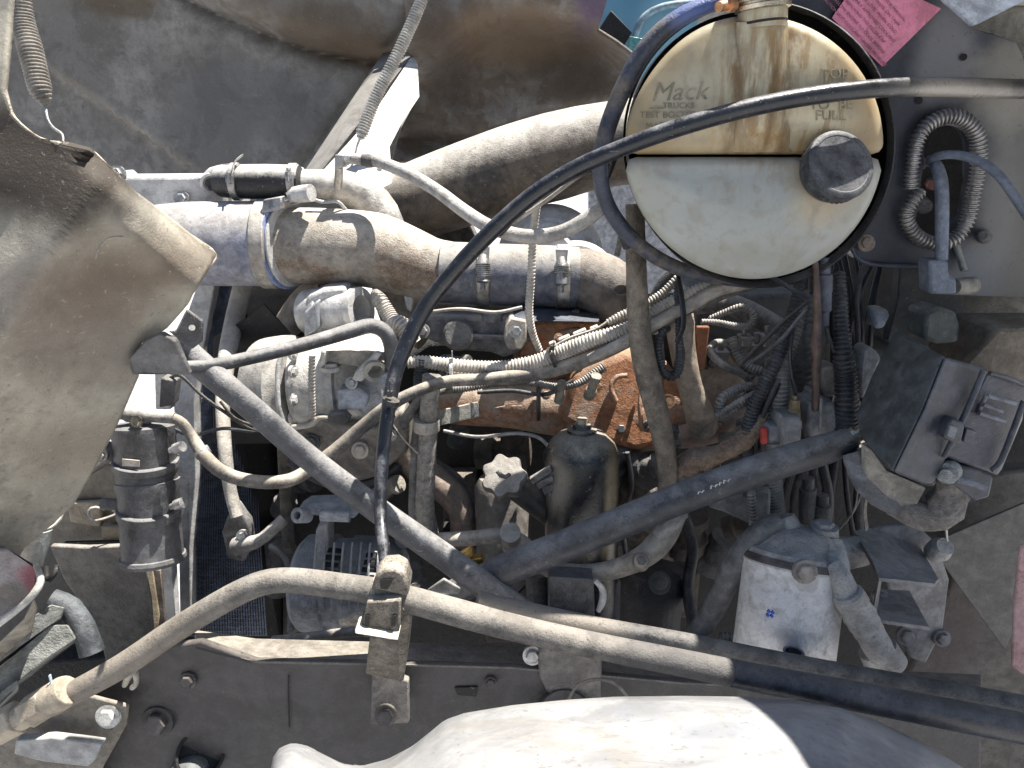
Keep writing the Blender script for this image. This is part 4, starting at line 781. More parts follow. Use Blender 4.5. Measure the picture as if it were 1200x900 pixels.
# crumpled tape and hoses right of filter
tube('taped_loom', [(788, 575, 1.0, 14), (800, 552, .99, 17), (815, 540, .98, 15), (840, 533, .97, 12), (862, 523, .96, 13), (880, 508, .95, 10), (893, 490, .95, 6), (898, 478, .95, 4)], D('orange_tan_tape', (.34, .24, .17), amt=.4, up=.4, rough=.8, dust=(.44, .36, .29), bump=1, sc=2), None, lump=.3, wob=.1, seg=12, step=.012, label='crumpled tan taped loom pointing up beside the blue black tube', cat='wiring loom')
slab('pivot_bracket', [(830, 596, .95), (858, 573, .95), (885, 570, .95), (905, 575, .95), (903, 624, .95), (880, 616, .95), (850, 602, .95)], .03, D('slate_bracket', (.16, .17, .17), amt=.3, dust=(.32, .33, .32)), None, bevel=.006, label='slate grey plate bracket under the thick blue black tube', cat='bracket')
t = T('shredded_foil', 'torn silvery foil lagging left behind the thick tube', 'foil')
m = MB(); random.seed(5)
for i in range(26):
    x, y = random.uniform(795, 900), random.uniform(535, 585); p = P(x, y, .98 + random.uniform(-.02, .02)); r = random.uniform(.008, .022)
    a, b = Vector((random.uniform(-1, 1), random.uniform(-.6, .6), random.uniform(-1, 1))).normalized(), Vector((random.uniform(-1, 1), random.uniform(-1, 0), random.uniform(-1, 1))).normalized()
    m.prism([p - a * r, p + b * r * .6, p + a * r, p - b * r * .4], Vector((0, .001, .001)))
obj('foil_scraps', m, D('dull_foil', (.3, .31, .32), amt=.35, metal=.3, dust=(.4, .39, .37)), t, kind='stuff', smooth=False)
tube('foil_tail', [(770, 628, .93, 6), (790, 612, .93, 9), (805, 590, .95, 8)], D('dull_foil_wrap', (.3, .31, .32), amt=.35, metal=.3), t, lump=.5, seg=9)

# tan pipes under the tank
t = T('tan_pipe', 'long tan dusty flattened pipe dropping from behind the coolant tank', 'pipe')
tube('pipe_body', [(744, 240, 1.0, 13), (745, 290, .99, 14), (747, 350, .98, 15), (751, 400, .97, 16), (759, 440, .97, 17), (768, 475, .97, 16), (776, 510, .97, 15), (782, 545, .97, 14), (783, 590, .97, 14)], TANPIPE, t, seg=22, lump=.03, flat=.75)
tube('heat_pipe', [(800, 358, 1.03, 12), (797, 378, 1.02, 17), (800, 410, 1.02, 15), (808, 450, 1.02, 14), (818, 480, 1.03, 16), (824, 500, 1.05, 18)], D('pinkish_tan_pipe', (.3, .25, .2), amt=.5, up=.4, dust=(.52, .43, .35), bump=.4), None, seg=22, label='shorter pinkish tan cast pipe right of the long tan pipe', cat='pipe')
slab('rust_plate', [(817, 383, 1.02), (832, 383, 1.02), (826, 433, 1.02), (812, 433, 1.02)], .01, D('plain_rust', (.2, .075, .035), amt=.0, up=.2, rough=.8), None, bevel=.002, label='flat rust brown plate between pinkish pipe and grey connectors', cat='plate')
bolt(783, 470, .98, 6, en, COPPER)

# loops and conduits
H = [
 ('braided_hose', 'pale braided hose sagging in a curve from brass end to the tank hose', [(412, 186, 1.2, 6), (438, 188, 1.2, 7), (475, 202, 1.15, 7.5), (510, 222, 1.1, 7.5), (545, 248, 1.05, 8), (575, 266, 1.0, 8.5), (615, 277, .98, 8.5), (655, 273, .96, 8.5), (690, 255, .95, 8.5), (712, 238, .95, 8)], D('pale_braid', (.36, .35, .34), amt=.45, up=.5, dust=(.56, .53, .48), bump=.4), dict(seg=18)),
 ('wiring_conduit', 'pale ribbed conduit dropping across the dark blue hose', [(680, 198, .93, 4), (650, 208, .98, 4), (634, 225, 1.0, 4.5), (627, 255, 1.02, 5), (624, 290, 1.03, 5), (622, 330, 1.03, 5), (620, 365, 1.04, 5), (624, 390, 1.05, 4.8), (632, 410, 1.06, 4)], CONDW, dict(corr=.005, depth=.16)),
 ('wiring_conduit', 'fat pale ribbed conduit on top of the bundle sweeping up to the tank', [(478, 425, 1.02, 7), (495, 424, 1.02, 8), (530, 428, 1.02, 8.5), (580, 431, 1.02, 8.5), (620, 426, 1.02, 9), (650, 416, 1.02, 9.5), (690, 400, 1.01, 9.5), (740, 384, 1.0, 9), (780, 358, 1.0, 8), (830, 336, 1.0, 8), (880, 325, 1.02, 8)], CONDW, dict(corr=.005, depth=.14, seg=16)),
 ('wiring_conduit', 'smooth dark hose under the pale conduit in the rising bundle', [(530, 438, 1.04, 6), (580, 443, 1.03, 8), (630, 438, 1.02, 8.5), (680, 424, 1.01, 8.5), (725, 405, 1.0, 8), (770, 380, 1.0, 8), (830, 350, 1.0, 8), (900, 325, 1.02, 8)], RUBD, dict(seg=16)),
 ('wiring_conduit', 'lower sunlit smooth tube of the bundle passing behind the tan pipe', [(690, 420, .995, 5), (725, 404, .99, 7), (765, 380, .99, 8), (800, 362, .99, 8), (840, 340, .99, 8), (880, 330, 1.0, 8)], D('sunlit_smooth_tube', (.26, .24, .22), amt=.5, up=.4, dust=(.5, .47, .42)), dict(seg=16)),
 ('wiring_conduit', 'small ribbed tube rising from plugs to the tank hose', [(712, 378, 1.03, 4), (728, 370, 1.03, 5.5), (750, 360, 1.03, 5.5), (775, 345, 1.03, 5.5), (795, 325, 1.03, 5)], CONDW, dict(corr=.0045)),
 ('wiring_conduit', 'dark ribbed conduit running along the top of the orange casting', [(515, 458, 1.06, 5), (545, 455, 1.06, 5), (580, 449, 1.06, 5), (615, 448, 1.06, 5), (650, 453, 1.06, 4.5), (676, 450, 1.06, 4.5), (708, 430, 1.07, 6)], COND, dict(corr=.004)),
 ('wiring_conduit', 'brown stained ribbed conduit above the flat strap', [(470, 500, 1.01, 6), (482, 482, 1.01, 6.5), (500, 463, 1.02, 6.5), (528, 454, 1.05, 5.5)], RUBD, dict()),
 ('wiring_conduit', 'ribbed loop hanging between the two tan pipes', [(793, 330, 1.0, 4), (794, 360, .99, 4), (796, 395, .98, 4.5), (797, 420, .985, 6), (792, 438, .985, 6.5), (782, 440, .985, 6), (775, 428, .985, 5.5), (771, 408, .985, 5.5), (776, 390, .99, 5), (784, 384, 1.0, 4)], CONDK, dict(corr=.0045, depth=.2)),
 ('strap', 'flat black ribbon hanging from the tank hose to the pinkish pipe', [(795, 322, .985, 5), (799, 350, .975, 5.5), (801, 380, .97, 5.5), (793, 402, .965, 5)], RUBC, dict(flat=.35)),
 ('coolant_hose', 'black hose hugging the left side of the coolant tank from its filler neck', [(856, 0, .90, 8), (835, 4, .90, 9), (803, 17, .90, 10.5), (772, 40, .90, 11), (745, 75, .90, 11), (721, 125, .90, 10.5), (708, 165, .90, 10), (703, 200, .9, 9.5), (712, 240, .92, 9), (738, 277, .94, 9), (775, 305, .95, 8.5), (820, 322, .96, 8), (880, 330, .98, 8)], D('blue_black_hose', (.045, .055, .085), amt=.22, up=.35, rough=.45, dust=(.3, .27, .23), second=(.10, .085, .07), sec_amt=.4, stains=[(tuple(P(825, 12, .9)), (.05, .2, .03), (.07, .12, .34), .75)]), dict(seg=20)),
 ('coolant_hose', 'second thin black hose twisting beside the coolant tank hose', [(722, 175, .93, 6), (712, 200, .93, 6), (706, 225, .94, 6), (725, 262, .95, 6), (735, 290, .96, 5)], RUBC, dict()),
 ('tank_cable', 'black wire running from under the tank hose to the braided hose', [(600, 262, .97, 2.5), (640, 235, .95, 2.5), (680, 205, .93, 2.5), (705, 190, .92, 3)], CONDW, dict(seg=8)),
 ('tank_cable', 'dark twin cable passing over the sooty pipe beside the long black cable', [(585, 275, .98, 4), (625, 235, .95, 4.5), (670, 208, .92, 5), (715, 190, .9, 5)], RUBC, dict(flat=.7)),
 ('thin_rod', 'short grey rod between coolant tank hose and ground', [(723, 300, 1.1, 3.5), (727, 280, 1.1, 3.5), (730, 262, 1.1, 4)], COND, dict()),
 ('thin_hose', 'dark hose behind the tank hose rising left', [(768, 350, 1.06, 8), (780, 330, 1.06, 8), (800, 310, 1.06, 8)], CONDK, dict()),
]
for nme, lab, pts, mt, kw in H:
    tube(nme, pts, mt, None, label=lab, cat='conduit' if 'conduit' in nme else 'cable' if 'cable' in nme else 'strap' if nme == 'strap' else 'rod' if 'rod' in nme else 'hose', **kw)
t = T('hose_fitting', 'square elbow fitting on the upper end of the pale braided hose', 'fitting')
slab('elbow_block', [(392, 181, 1.19), (403, 181, 1.19), (403, 196, 1.19), (392, 198, 1.19)], .03, STEEL, t); can('hex_collar', (400, 187, 1.2), (418, 187, 1.2), [(0, 6), (.5, 6), (.5, 5), (1, 5)], STEEL, t, seg=8); can('collar', (424, 187, 1.2), (440, 189, 1.2), [(0, 7), (.4, 7.5), (1, 7)], ALUD, t)
tube('elbow_tail', [(397, 195, 1.2, 5), (397, 206, 1.21, 5), (396, 218, 1.23, 5)], STEEL, t)
for i, (x, y, Y, a, r) in enumerate(((529, 432, 1.01, 80, 10.5), (647, 419, 1.015, 10, 12), (631, 466, 1.08, 0, 26), (455, 484, .965, 40, 9))):
    tie(x, y, Y, (0, 20, 0, 45)[i], r, (radw, TIE, TIE, TIE)[i], None, label=('pale cable tie round the bundle right of the black cable', 'black cable tie where the dropping conduit meets the bundle', 'long black cable tie round the orange casting pipe', 'black tie lashing the grey hose to the long black cable')[i])
# the long black cable in front
t = T('long_cable', 'long glossy black cable arching from the right edge down to the clamped front tube', 'cable')
tube('cable_body', [(1230, 104, .96, 11), (1180, 104, .94, 11), (1110, 102, .9, 11), (1040, 103, .85, 10.5), (960, 111, .83, 10.5), (880, 126, .825, 10.5), (800, 148, .825, 10.5), (725, 175, .83, 10), (670, 200, .84, 10), (620, 232, .85, 10), (570, 277, .86, 10), (530, 320, .86, 9.5), (500, 358, .86, 9.5), (480, 395, .85, 9.5), (464, 435, .83, 9), (455, 480, .80, 8.5), (449, 530, .78, 8), (446, 580, .75, 7.5), (447, 620, .72, 7.5), (452, 665, .67, 7)], D('glossy_black_cable', (.016, .018, .024), amt=-.05, up=.35, rough=.3, dust=(.34, .34, .36), bump=.08, scratch=.3, stains=[(tuple(P(1160, 104, .84)), (.09, .2, .03), (.30, .275, .24), .85)]), t, seg=24)
tie(458, 470, .785, 75, 9.5, TIE, None, label='black cable tie low on the long black cable')

# ================================================================ coolant tank
tank = T('coolant_tank', 'round stained plastic coolant tank in two halves with black cap and metal filler neck', 'tank')
def half(y0, y1, top):
    cx, cy, rx, ry = (883, 166, 153, 161) if not top else (884, 168, 151, 150)
    pts = []
    N = 90
    for i in range(N):
        a = 2 * math.pi * i / N
        x = cx + rx * math.cos(a) * (1 - (.045 * math.sin(a * 2) ** 2 if top and math.cos(a) < 0 else 0)); y = cy - ry * math.sin(a)
        pts.append((x, y))
    # clip, with rounded corners
    out = [(x, y) for x, y in pts if (y < y1 if top else y > y0)]
    ys = y1 if top else y0
    if top:
        out = [(x, y) for x, y in out if y < ys - 10]; out.sort(key=lambda q: math.atan2(cy - q[1], q[0] - cx) % (2 * math.pi) if q[1] <= cy else (math.atan2(cy - q[1], q[0] - cx)))
        xr_ = cx + rx * math.sqrt(max(0, 1 - ((ys - 10 - cy) / ry) ** 2)); xl_ = 2 * cx - xr_
        out = [(xr_ - 5, ys - 3), (xr_ - 1, ys - 8)] + out + [(xl_ + 1, ys - 8), (xl_ + 5, ys - 3), (xl_ + 14, ys)] + [(xl_ + 14 + (xr_ - xl_ - 28) * k / 20, ys) for k in range(1, 20)] + [(xr_ - 14, ys)]
    else:
        out = [(x, y) for x, y in out if y > ys + 8]; out.sort(key=lambda q: math.atan2(q[1] - cy, q[0] - cx))
        xr_ = cx + rx * math.sqrt(max(0, 1 - ((ys + 8 - cy) / ry) ** 2)); xl_ = 2 * cx - xr_
        out = [(xr_ - 14, ys), (xr_ - 5, ys + 3)] + out + [(xl_ + 5, ys + 3), (xl_ + 14, ys)] + [(xl_ + 14 + (xr_ - xl_ - 28) * k / 20, ys) for k in range(1, 20)]
    return out
def pillow(name, out, Y0, Y1, mat, rad=14, dome=.012, **k):
    n = len(out); cx = sum(a for a, b in out) / n; cy = sum(b for a, b in out) / n
    xs = [a for a, b in out]; ys = [b for a, b in out]; cx = (min(xs) + max(xs)) / 2; cy = (min(ys) + max(ys)) / 2
    hx = (max(xs) - min(xs)) / 2; hy = (max(ys) - min(ys)) / 2
    R = [[P(x, y, Y0) for x, y in out]]
    rw = rad * mpp(P(cx, cy, Y1))
    R.append([P(x, y, Y1 + rw) for x, y in out])
    for j in range(1, 7):
        a = j / 6 * math.pi / 2; ins = rad * (1 - math.cos(a))
        R.append([P(cx + (x - cx) * (1 - ins / hx), cy + (y - cy) * (1 - ins / hy), Y1 + rw * (1 - math.sin(a))) for x, y in out])
    for f in (.85, .65, .45, .25, .08):
        g = (1 - rad / hx) * f; h = (1 - rad / hy) * f
        R.append([P(cx + (x - cx) * g, cy + (y - cy) * h, Y1 - dome * (1 - f * f)) for x, y in out])
    return obj(name, MB().rings(R), mat, tank, angle=60, **k)
def tankmat(name, base, warm, sss):
    n = NB(name)
    n1 = n.noise(9, 5, .6); n2 = n.noise(60, 4, .6, off=3); st = n.noise(16, 5, .7, stretch=(5, 5, .8), off=5)
    col = n.mix(n.ramp(n1, .35, .65), tuple(c * .86 for c in base), base)
    # brown runs below the filler neck
    bl = n.blob(tuple(P(893, 90, .86)), (.05, .2, .13), .9)
    col = n.mix(n.math('MULTIPLY', n.math('MULTIPLY', n.ramp(st, .36, .58), bl), .85 * warm), col, (.20, .115, .035))
    bl2 = n.blob(tuple(P(930, 130, .86)), (.09, .2, .10), .8)
    col = n.mix(n.math('MULTIPLY', n.math('MULTIPLY', n.ramp(st, .52, .6), bl2), .8 * warm), col, (.24, .15, .06))
    bl3 = n.blob(tuple(P(885, 172, .86)), (.22, .2, .022), .9)
    col = n.mix(n.math('MULTIPLY', bl3, .55 * warm), col, (.28, .18, .07))
    bl4 = n.blob(tuple(P(965, 222, .86)), (.045, .2, .04), .6)
    col = n.mix(n.math('MULTIPLY', bl4, .6), col, (.42, .31, .17))
    for qx, qy, rx_, rz_ in ((770, 60, .05, .03), (738, 130, .02, .06), (1020, 150, .03, .05), (1000, 75, .04, .04), (750, 172, .05, .012), (1000, 172, .06, .015), (880, 300, .12, .02), (760, 250, .03, .05), (1000, 250, .03, .05)):
        e_ = n.blob(tuple(P(qx, qy, .86)), (rx_, .2, rz_), .9); col = n.mix(n.math('MULTIPLY', e_, (.25 + .4 * warm)), col, (.27, .19, .09) if warm > .5 else (.26, .25, .20))
    bl5 = n.blob(tuple(P(745, 140, .86)), (.03, .2, .07), .8)
    col = n.mix(n.math('MULTIPLY', bl5, .5 * warm), col, (.36, .25, .11))
    gr = n.ramp(n2, .5, .66); col = n.mix(n.math('MULTIPLY', gr, .4), col, (.26, .24, .19)); g5 = n.ramp(n.noise(19, 6, .7, off=31, dist=1), .5, .66); col = n.mix(n.math('MULTIPLY', g5, .4), col, (.24, .22, .17))
    for ex, ew in ((862, .006), (926, .007), (905, .004)):
        e_ = n.blob(tuple(P(ex, 110, .855)), (ew, .2, .10), .9); col = n.mix(n.math('MULTIPLY', n.math('MULTIPLY', e_, n.ramp(n.noise(30, 4, .6, off=ex), .3, .6)), .8 * warm), col, (.12, .065, .02))
    sk = n.ramp(n.noise(24, 6, .8, dist=3, off=13), .665, .69); col = n.mix(n.math('MULTIPLY', sk, .55), col, (.12, .11, .10))
    n.L(col, n.b.inputs['Base Color']); n.L(n.math('MULTIPLY_ADD', n2, .3, .32), n.b.inputs['Roughness'])
    n.b.inputs['Subsurface Weight'].default_value = sss; n.b.inputs['Subsurface Radius'].default_value = (1, .75, .45); n.b.inputs['Subsurface Scale'].default_value = .06
    bb = n.n('ShaderNodeBump'); bb.inputs['Strength'].default_value = .2; bb.inputs['Distance'].default_value = .008
    n.L(n.math('ADD', n1, n.math('MULTIPLY', n2, .3)), bb.inputs['Height']); n.L(bb.outputs[0], n.b.inputs['Normal'])
    return n.m
up_m = tankmat('stained_glow_plastic', (.50, .455, .33), 1.0, .3); lo_m = tankmat('cool_shade_plastic', (.37, .39, .37), .35, .2)  # cream and cool bases paint warm glow above, bluish shade below
pillow('upper_half', half(0, 181, True), 1.0, .865, up_m, label='upper tank half stained brown under the filler neck')
pillow('lower_half', half(184, 340, False), 1.0, .860, lo_m, rad=16, label='paler lower tank half')
# steel band around
m = MB(); R = []
for k in range(97):
    a = 2 * math.pi * k / 96
    w_ = .016 + .06 * max(0, min(1, .5 + .9 * math.cos(a + .35)))
    q = lambda r, Y: P(883 + 153 * r * math.cos(a) + 2, 166 - 161 * r * math.sin(a), Y)
    R.append([q(.995 if w_ < .05 else 1.01, .94), q(1.0 + w_ * .85, .925), q(1.0 + w_, .93), q(1.0 + w_, 1.0), q(.995 if w_ < .05 else 1.01, 1.0)])
m.rings(R, True, False, False); obj('retaining_band', m, D('black_steel_band', (.028, .03, .037), amt=.05, up=.3, rough=.35, dust=(.3, .3, .32)), tank, bevel=0, angle=30)
bp = []
for k in range(72):
    a_ = 2 * math.pi * k / 72; f_ = 1 if math.cos(a_ + .2) > -.25 else .93
    bp.append(P(883 + 158 * f_ * math.cos(a_), 166 - 165 * f_ * math.sin(a_), .998))
obj('back_disc', MB().prism(bp, Vector((0, .02, 0))), GASKET, tank)
# moulded column under the neck
m = MB(); R = []
for y in list(range(26, 178, 8)) + [178]:
    w_ = interp([(26, 31), (60, 33), (178, 36)], y); dp = .022 * (1 if y < 150 else 1 - (y - 150) / 40)
    R.append([P(893 + w_ * math.cos(a_) * (1.0 if abs(math.cos(a_)) < .9 else 1.0), y, .872 - dp * math.sin(a_) ** .6) for a_ in [math.pi * k / 16 for k in range(17)]])
m.rings(R, False, False, False); obj('neck_column', m, up_m, tank, angle=70)
# filler neck at the top
can('filler_neck', (893, 34, .868), (894, 6, .868), [(0, 27), (.2, 28), (.6, 28), (.8, 28), (1, 27)], up_m, tank, seg=36)
can('neck_lip_shade', (893, 29, .868), (893, 25, .868), [(0, 27), (.2, 28.6), (.8, 28.6), (1, 27)], GASKET, tank, seg=36)  # dark ring paints the shadow under the neck lip
can('neck_ring', (894, 13, .868), (894, -20, .868), [(0, 28), (.05, 31.5), (.2, 32), (.24, 30), (.3, 30), (.33, 34), (1, 35)], D('dirty_chrome', (.5, .46, .38), amt=.1, up=.2, rough=.25, metal=.9, bump=.1), tank, seg=40)
can('neck_cap', (894, -18, .868), (894, -36, .868), [(0, 38), (.5, 38), (1, 30)], STEEL, tank, seg=40)
can('overflow_nipple', (868, 3, .87), (842, 8, .85), [(0, 5), (.3, 5), (.3, 8), (.6, 8), (.6, 6), (1, 6)], COPPER, tank, seg=12)
# lower filler cap
p = P(968, 205, .86); d = (Vector((.16, -.86, .42))).normalized(); s = mpp(p)
m = MB(); m.lathe(p, p + d, [(0, 34 * s), (8 * s, 36 * s), (10 * s, 39 * s), (26 * s, 41 * s), (30 * s, 40 * s), (31.5 * s, 37 * s), (31.6 * s, 34 * s), (31 * s, 33 * s), (31 * s, 0)], 56)
capm = D('black_cap_plastic', (.025, .028, .036), amt=.3, up=.3, rough=.4, dust=(.26, .26, .27), bump=.12)
obj('screw_cap', m, capm, tank, angle=25)
m = MB()
for k in range(40):
    a = 2 * math.pi * k / 40; ax_ = d.orthogonal().normalized(); bx_ = d.cross(ax_); o_ = (ax_ * math.cos(a) + bx_ * math.sin(a))
    c = p + d * 18 * s + o_ * 39.6 * s; rt = Matrix((o_, d.cross(o_), d)).transposed(); m.box(c, .0012, .0028, .012, rt)
obj('cap_grip', m, capm, tank, kind='stuff')
# embossed writing
def text(txt, x, y, size, Y, mat, parent, shear=0, rot=0, name='lettering', ext=.0012, th=0.0, plane=None):
    cu = bpy.data.curves.new(name, 'FONT'); cu.body = txt; cu.size = 1; cu.shear = shear; cu.extrude = 0; cu.offset = th; cu.align_x = 'CENTER'; cu.align_y = 'CENTER'; cu.resolution_u = 3
    o = bpy.data.objects.new('tmp', cu); S.collection.objects.link(o); bpy.context.view_layer.update()
    me = bpy.data.meshes.new_from_object(o.evaluated_get(bpy.context.evaluated_depsgraph_get())); bpy.data.objects.remove(o)
    vs = [v.co.copy() for v in me.vertices]; fs = [tuple(p_.vertices) for p_ in me.polygons]
    bd = {}
    for f in fs:
        for i in range(len(f)):
            e = (f[i], f[(i + 1) % len(f)]); bd[e] = 1
    ca, sa = math.cos(rot), math.sin(rot); out = []; base = []
    for v in vs:
        px = x + (v.x * ca - v.y * sa) * size; py = y - (v.x * sa + v.y * ca) * size
        if plane: q, nrm = plane(px, py)
        else: q, nrm = P(px, py, Y), Vector((0, -1, 0))
        base.append(q); out.append(q + nrm * ext)
    n = len(vs); F_ = list(fs)
    for (a, b) in bd:
        if (b, a) not in bd: F_.append((a, b, b + n, a + n)); 
    m = MB(); m.add(out + base, F_)
    return obj(name, m, mat, parent, smooth=False)
emb = D('embossed_plastic', (.29, .26, .19), amt=.1, up=.2, rough=.5, dust=(.4, .37, .3))
from mathutils.bvhtree import BVHTree
_T = {}
for n_ in ('upper_half', 'lower_half'):
    o_ = [q for q in S.collection.objects if q.name == n_][0]
    _T[n_] = BVHTree.FromPolygons([v.co + WORLD[n_] for v in o_.data.vertices], [tuple(p_.vertices) for p_ in o_.data.polygons])
def onto(px, py):
    q = P(px, py, .9); o = Vector((0, 0, CAMZ)); h = _T['upper_half'].ray_cast(o, (q - o).normalized())
    return (h[0], Vector((0, -1, 0))) if h[0] else (P(px, py, .86), Vector((0, -1, 0)))
YT = .8575
text('Mack', 795, 108, 31, YT, emb, tank, shear=.35, rot=.035, plane=onto)
text('TRUCKS', 795, 124, 10, YT, emb, tank, plane=onto)
slab('underline', [(762, 126, YT), (778, 126, YT), (778, 127.2, YT), (762, 127.2, YT)], .004, emb, tank, bevel=0)
text('TEST BOSTON', 785, 135, 11, YT, emb, tank, plane=onto); text('MADE IN USA', 790, 148, 11, YT, emb, tank, plane=onto)
for s_, x, y in (('TOP', 978, 87, ), ('TO  BE', 974, 123), ('FULL', 973, 136)): text(s_, x, y, 17, YT, emb, tank, plane=onto)

# ================================================================ navy bulkhead panel
pn = T('bulkhead_panel', 'dark navy painted sheet panel around the coolant tank with drilled holes', 'panel')
navyc = D('navy_sheet_with_mud', (.026, .032, .05), amt=.0, up=.3, rough=.5, dust=(.12, .13, .15), bump=.12, sc=.7,
          stains=[(tuple(P(1215, 200, 1.0)), (.06, .3, .3), (.12, .115, .10), .85), (tuple(P(1180, 100, 1.0)), (.05, .3, .06), (.25, .24, .21), .8), (tuple(P(1110, 60, 1.0)), (.04, .3, .06), (.3, .3, .31), .45), (tuple(P(1170, 250, 1.0)), (.03, .3, .10), (.15, .15, .15), .7), (tuple(P(1130, 330, 1.0)), (.06, .3, .05), (.12, .13, .15), .7)])
outl = [(915, -60), (1085, -60), (1140, 33), (1165, 40), (1192, 50), (1199, 66), (1204, 90), (1262, 96), (1262, 352), (1095, 345), (1086, 312), (1040, 311), (1012, 307), (1000, 297), (997, 280), (1003, 268)]
ring_ = [(883 + 160 * math.cos(a), 166 - 168 * math.sin(a)) for a in [math.radians(-38 + 4 * k) for k in range(29)]]
# sheet with an oval opening: outer contour joined to the opening by strips
hole = [(1107 + 24 * math.cos(a), 172 - 26 * math.sin(a)) for a in np.linspace(0, math.pi, 12)] + [(1083 - 3 * k, 190 + 22 * k) for k in range(4)] + [(1085 + 22 * math.cos(a), 262 + 20 * math.sin(a)) for a in np.linspace(math.pi, 0, 8)] + [(1124, 250), (1130, 215)]
import bmesh
from mathutils.geometry import tessellate_polygon
def holed(name, outer, holes, Y, th, mat, parent, **k):
    loops = [[P(a, b, Y) for a, b in outer]] + [[P(a, b, Y) for a, b in h] for h in holes]
    flat = [[Vector((q.x, q.z, 0)) for q in l] for l in loops]
    tri = tessellate_polygon(flat); al = [q for l in loops for q in l]; n = len(al)
    F_ = [tuple(t_) for t_ in tri] + [tuple(i + n for i in t_) for t_ in tri]
    o_ = 0
    for l in loops:
        for i in range(len(l)): a, b = o_ + i, o_ + (i + 1) % len(l); F_.append((a, b, b + n, a + n))
        o_ += len(l)
    return obj(name, MB().add(al + [q + Vector((0, th, 0)) for q in al], F_), mat, parent, bevel=.0012, **k)
holed('panel_sheet', [(a, b) for a, b in outl] + ring_, [hole], 1.0, .006, navyc, pn)
m = MB(); lp = outl[10:]; 
tube('rolled_edge', [(1086, 312, .995, 2.5), (1040, 311, .995, 2.5), (1012, 307, .995, 2.5), (1001, 297, .995, 2.5), (998, 282, .995, 2.5), (1012, 262, .995, 2.5), (1028, 240, .995, 2.5)], NAVY, pn, seg=10)
bolt(1015, 285, .995, 7, pn, D('brown_bolt', (.17, .13, .11), amt=.3))
for x, y in ((1129, 67), (1077, 118)): can('drilled_hole', (x, y, 1.001), (x, y, .996), [(0, 4), (1, 4)], GASKET, pn, seg=14)
can('lower_stud', (1154, 278, 1.0), (1152, 276, .97), [(0, 8), (.7, 8), (1, 5)], ALUD, pn, seg=12)
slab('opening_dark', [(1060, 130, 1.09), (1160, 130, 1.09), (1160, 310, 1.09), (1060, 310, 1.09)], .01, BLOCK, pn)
slab('upper_corner_plate', [(1100, -50, .9), (1230, -50, .86), (1230, -4, .86), (1203, 0, .87), (1141, 31, .92), (1106, 0, .92)], .008, D('light_blue_grey_paint', (.38, .44, .54), amt=.15, up=.2, rough=.4, dust=(.5, .5, .5), scratch=.5), pn, bevel=.002, label='light blue grey corner plate at the top right')
for k, (a, b, c) in enumerate(((1075, 190, 9), (1080, 240, 10), (1090, 215, 7))): can('dark_connector', (a, b, 1.08), (a + 4, b + 2, 1.02), [(0, c), (1, c * .8)], (ALUD, COND, D('reddish_plug', (.2, .06, .05), amt=.1))[k], pn, seg=12)
# mud splash on the panel edge: chalky washed mud
# pink label
lbl = T('warning_label', 'pink paper label with small printed lines stuck to the navy panel', 'label')
slab('label_sheet', [(975, 21, .994), (1012, -32, .994), (1103, 10, .994), (1034, 78, .994)], .0015, D('pink_paper', (.72, .24, .36), amt=.0, up=.1, rough=.45, dust=(.7, .5, .5), var=.12), lbl, bevel=0)
ink = D('label_ink', (.42, .12, .2), amt=-.2)
LN = ['CAUTION HOT COOLANT UNDER PRESSURE', 'ALLOW ENGINE TO COOL BEFORE', 'REMOVING THE FILLER CAP', 'USE ONLY APPROVED COOLANT', 'CHECK LEVEL WHEN COLD', 'FILL TO MARK ON TANK', 'SEE OPERATOR MANUAL']
dx, dy = 59 / math.hypot(59, 57), 57 / math.hypot(59, 57)
for i, l in enumerate(LN):
    off = i * 8.6 - 4
    cx_, cy_ = 1008 + off * .77 - 4, 36 - off * .66 - 2
    text(l, cx_, cy_, 5.4 if len(l) > 22 else 5.4, .9935, ink, lbl, rot=-math.atan2(dy, dx) - .06, name='print_line', ext=.0003)

# metal ribbed loom loop
t = T('ribbed_loop', 'shiny ribbed metal loop edging the oval opening in the navy panel', 'grommet')
rb = D('shiny_ribbed_tube', (.36, .35, .35), amt=.1, up=.3, rough=.3, metal=.7, dust=(.46, .44, .40))
tube('ribbed_edge', [(1067, 221, .985, 8), (1069, 198, .985, 8), (1073, 172, .985, 8.5), (1082, 152, .985, 9), (1098, 140, .985, 9.5), (1118, 137, .985, 10), (1136, 146, .985, 10), (1146, 166, .985, 10), (1146, 200, .985, 9), (1140, 230, .985, 8.5), (1135, 255, .985, 8.5), (1124, 275, .985, 8.5), (1108, 285, .985, 8.5), (1088, 284, .985, 8.5), (1070, 272, .985, 8.5), (1062, 252, .985, 8.5), (1070, 235, .985, 8), (1081, 223, .985, 7)], rb, t, corr=.0052, depth=.28, seg=16)
t = T('vent_hose', 'pale blue grey rubber hose curling out of the oval opening to a big elbow', 'hose')
bgh = D('blue_grey_hose', (.15, .18, .24), amt=.2, up=.3, rough=.55, dust=(.36, .37, .4))
tube('drop_hose', [(1090, 186, 1.0, 5), (1098, 196, .98, 7), (1103, 215, .96, 7.5), (1104, 250, .95, 7.5), (1103, 305, .94, 7)], bgh, t)
slab('hose_elbow', [(1089, 305, .93), (1112, 305, .93), (1113, 323, .93), (1122, 327, .93), (1122, 345, .93), (1090, 345, .93)], .03, bgh, t, bevel=.004, label='moulded square elbow')
can('elbow_nozzle', (1118, 336, .945), (1140, 334, .96), [(0, 9), (.5, 10), (1, 10)], CABP, t)
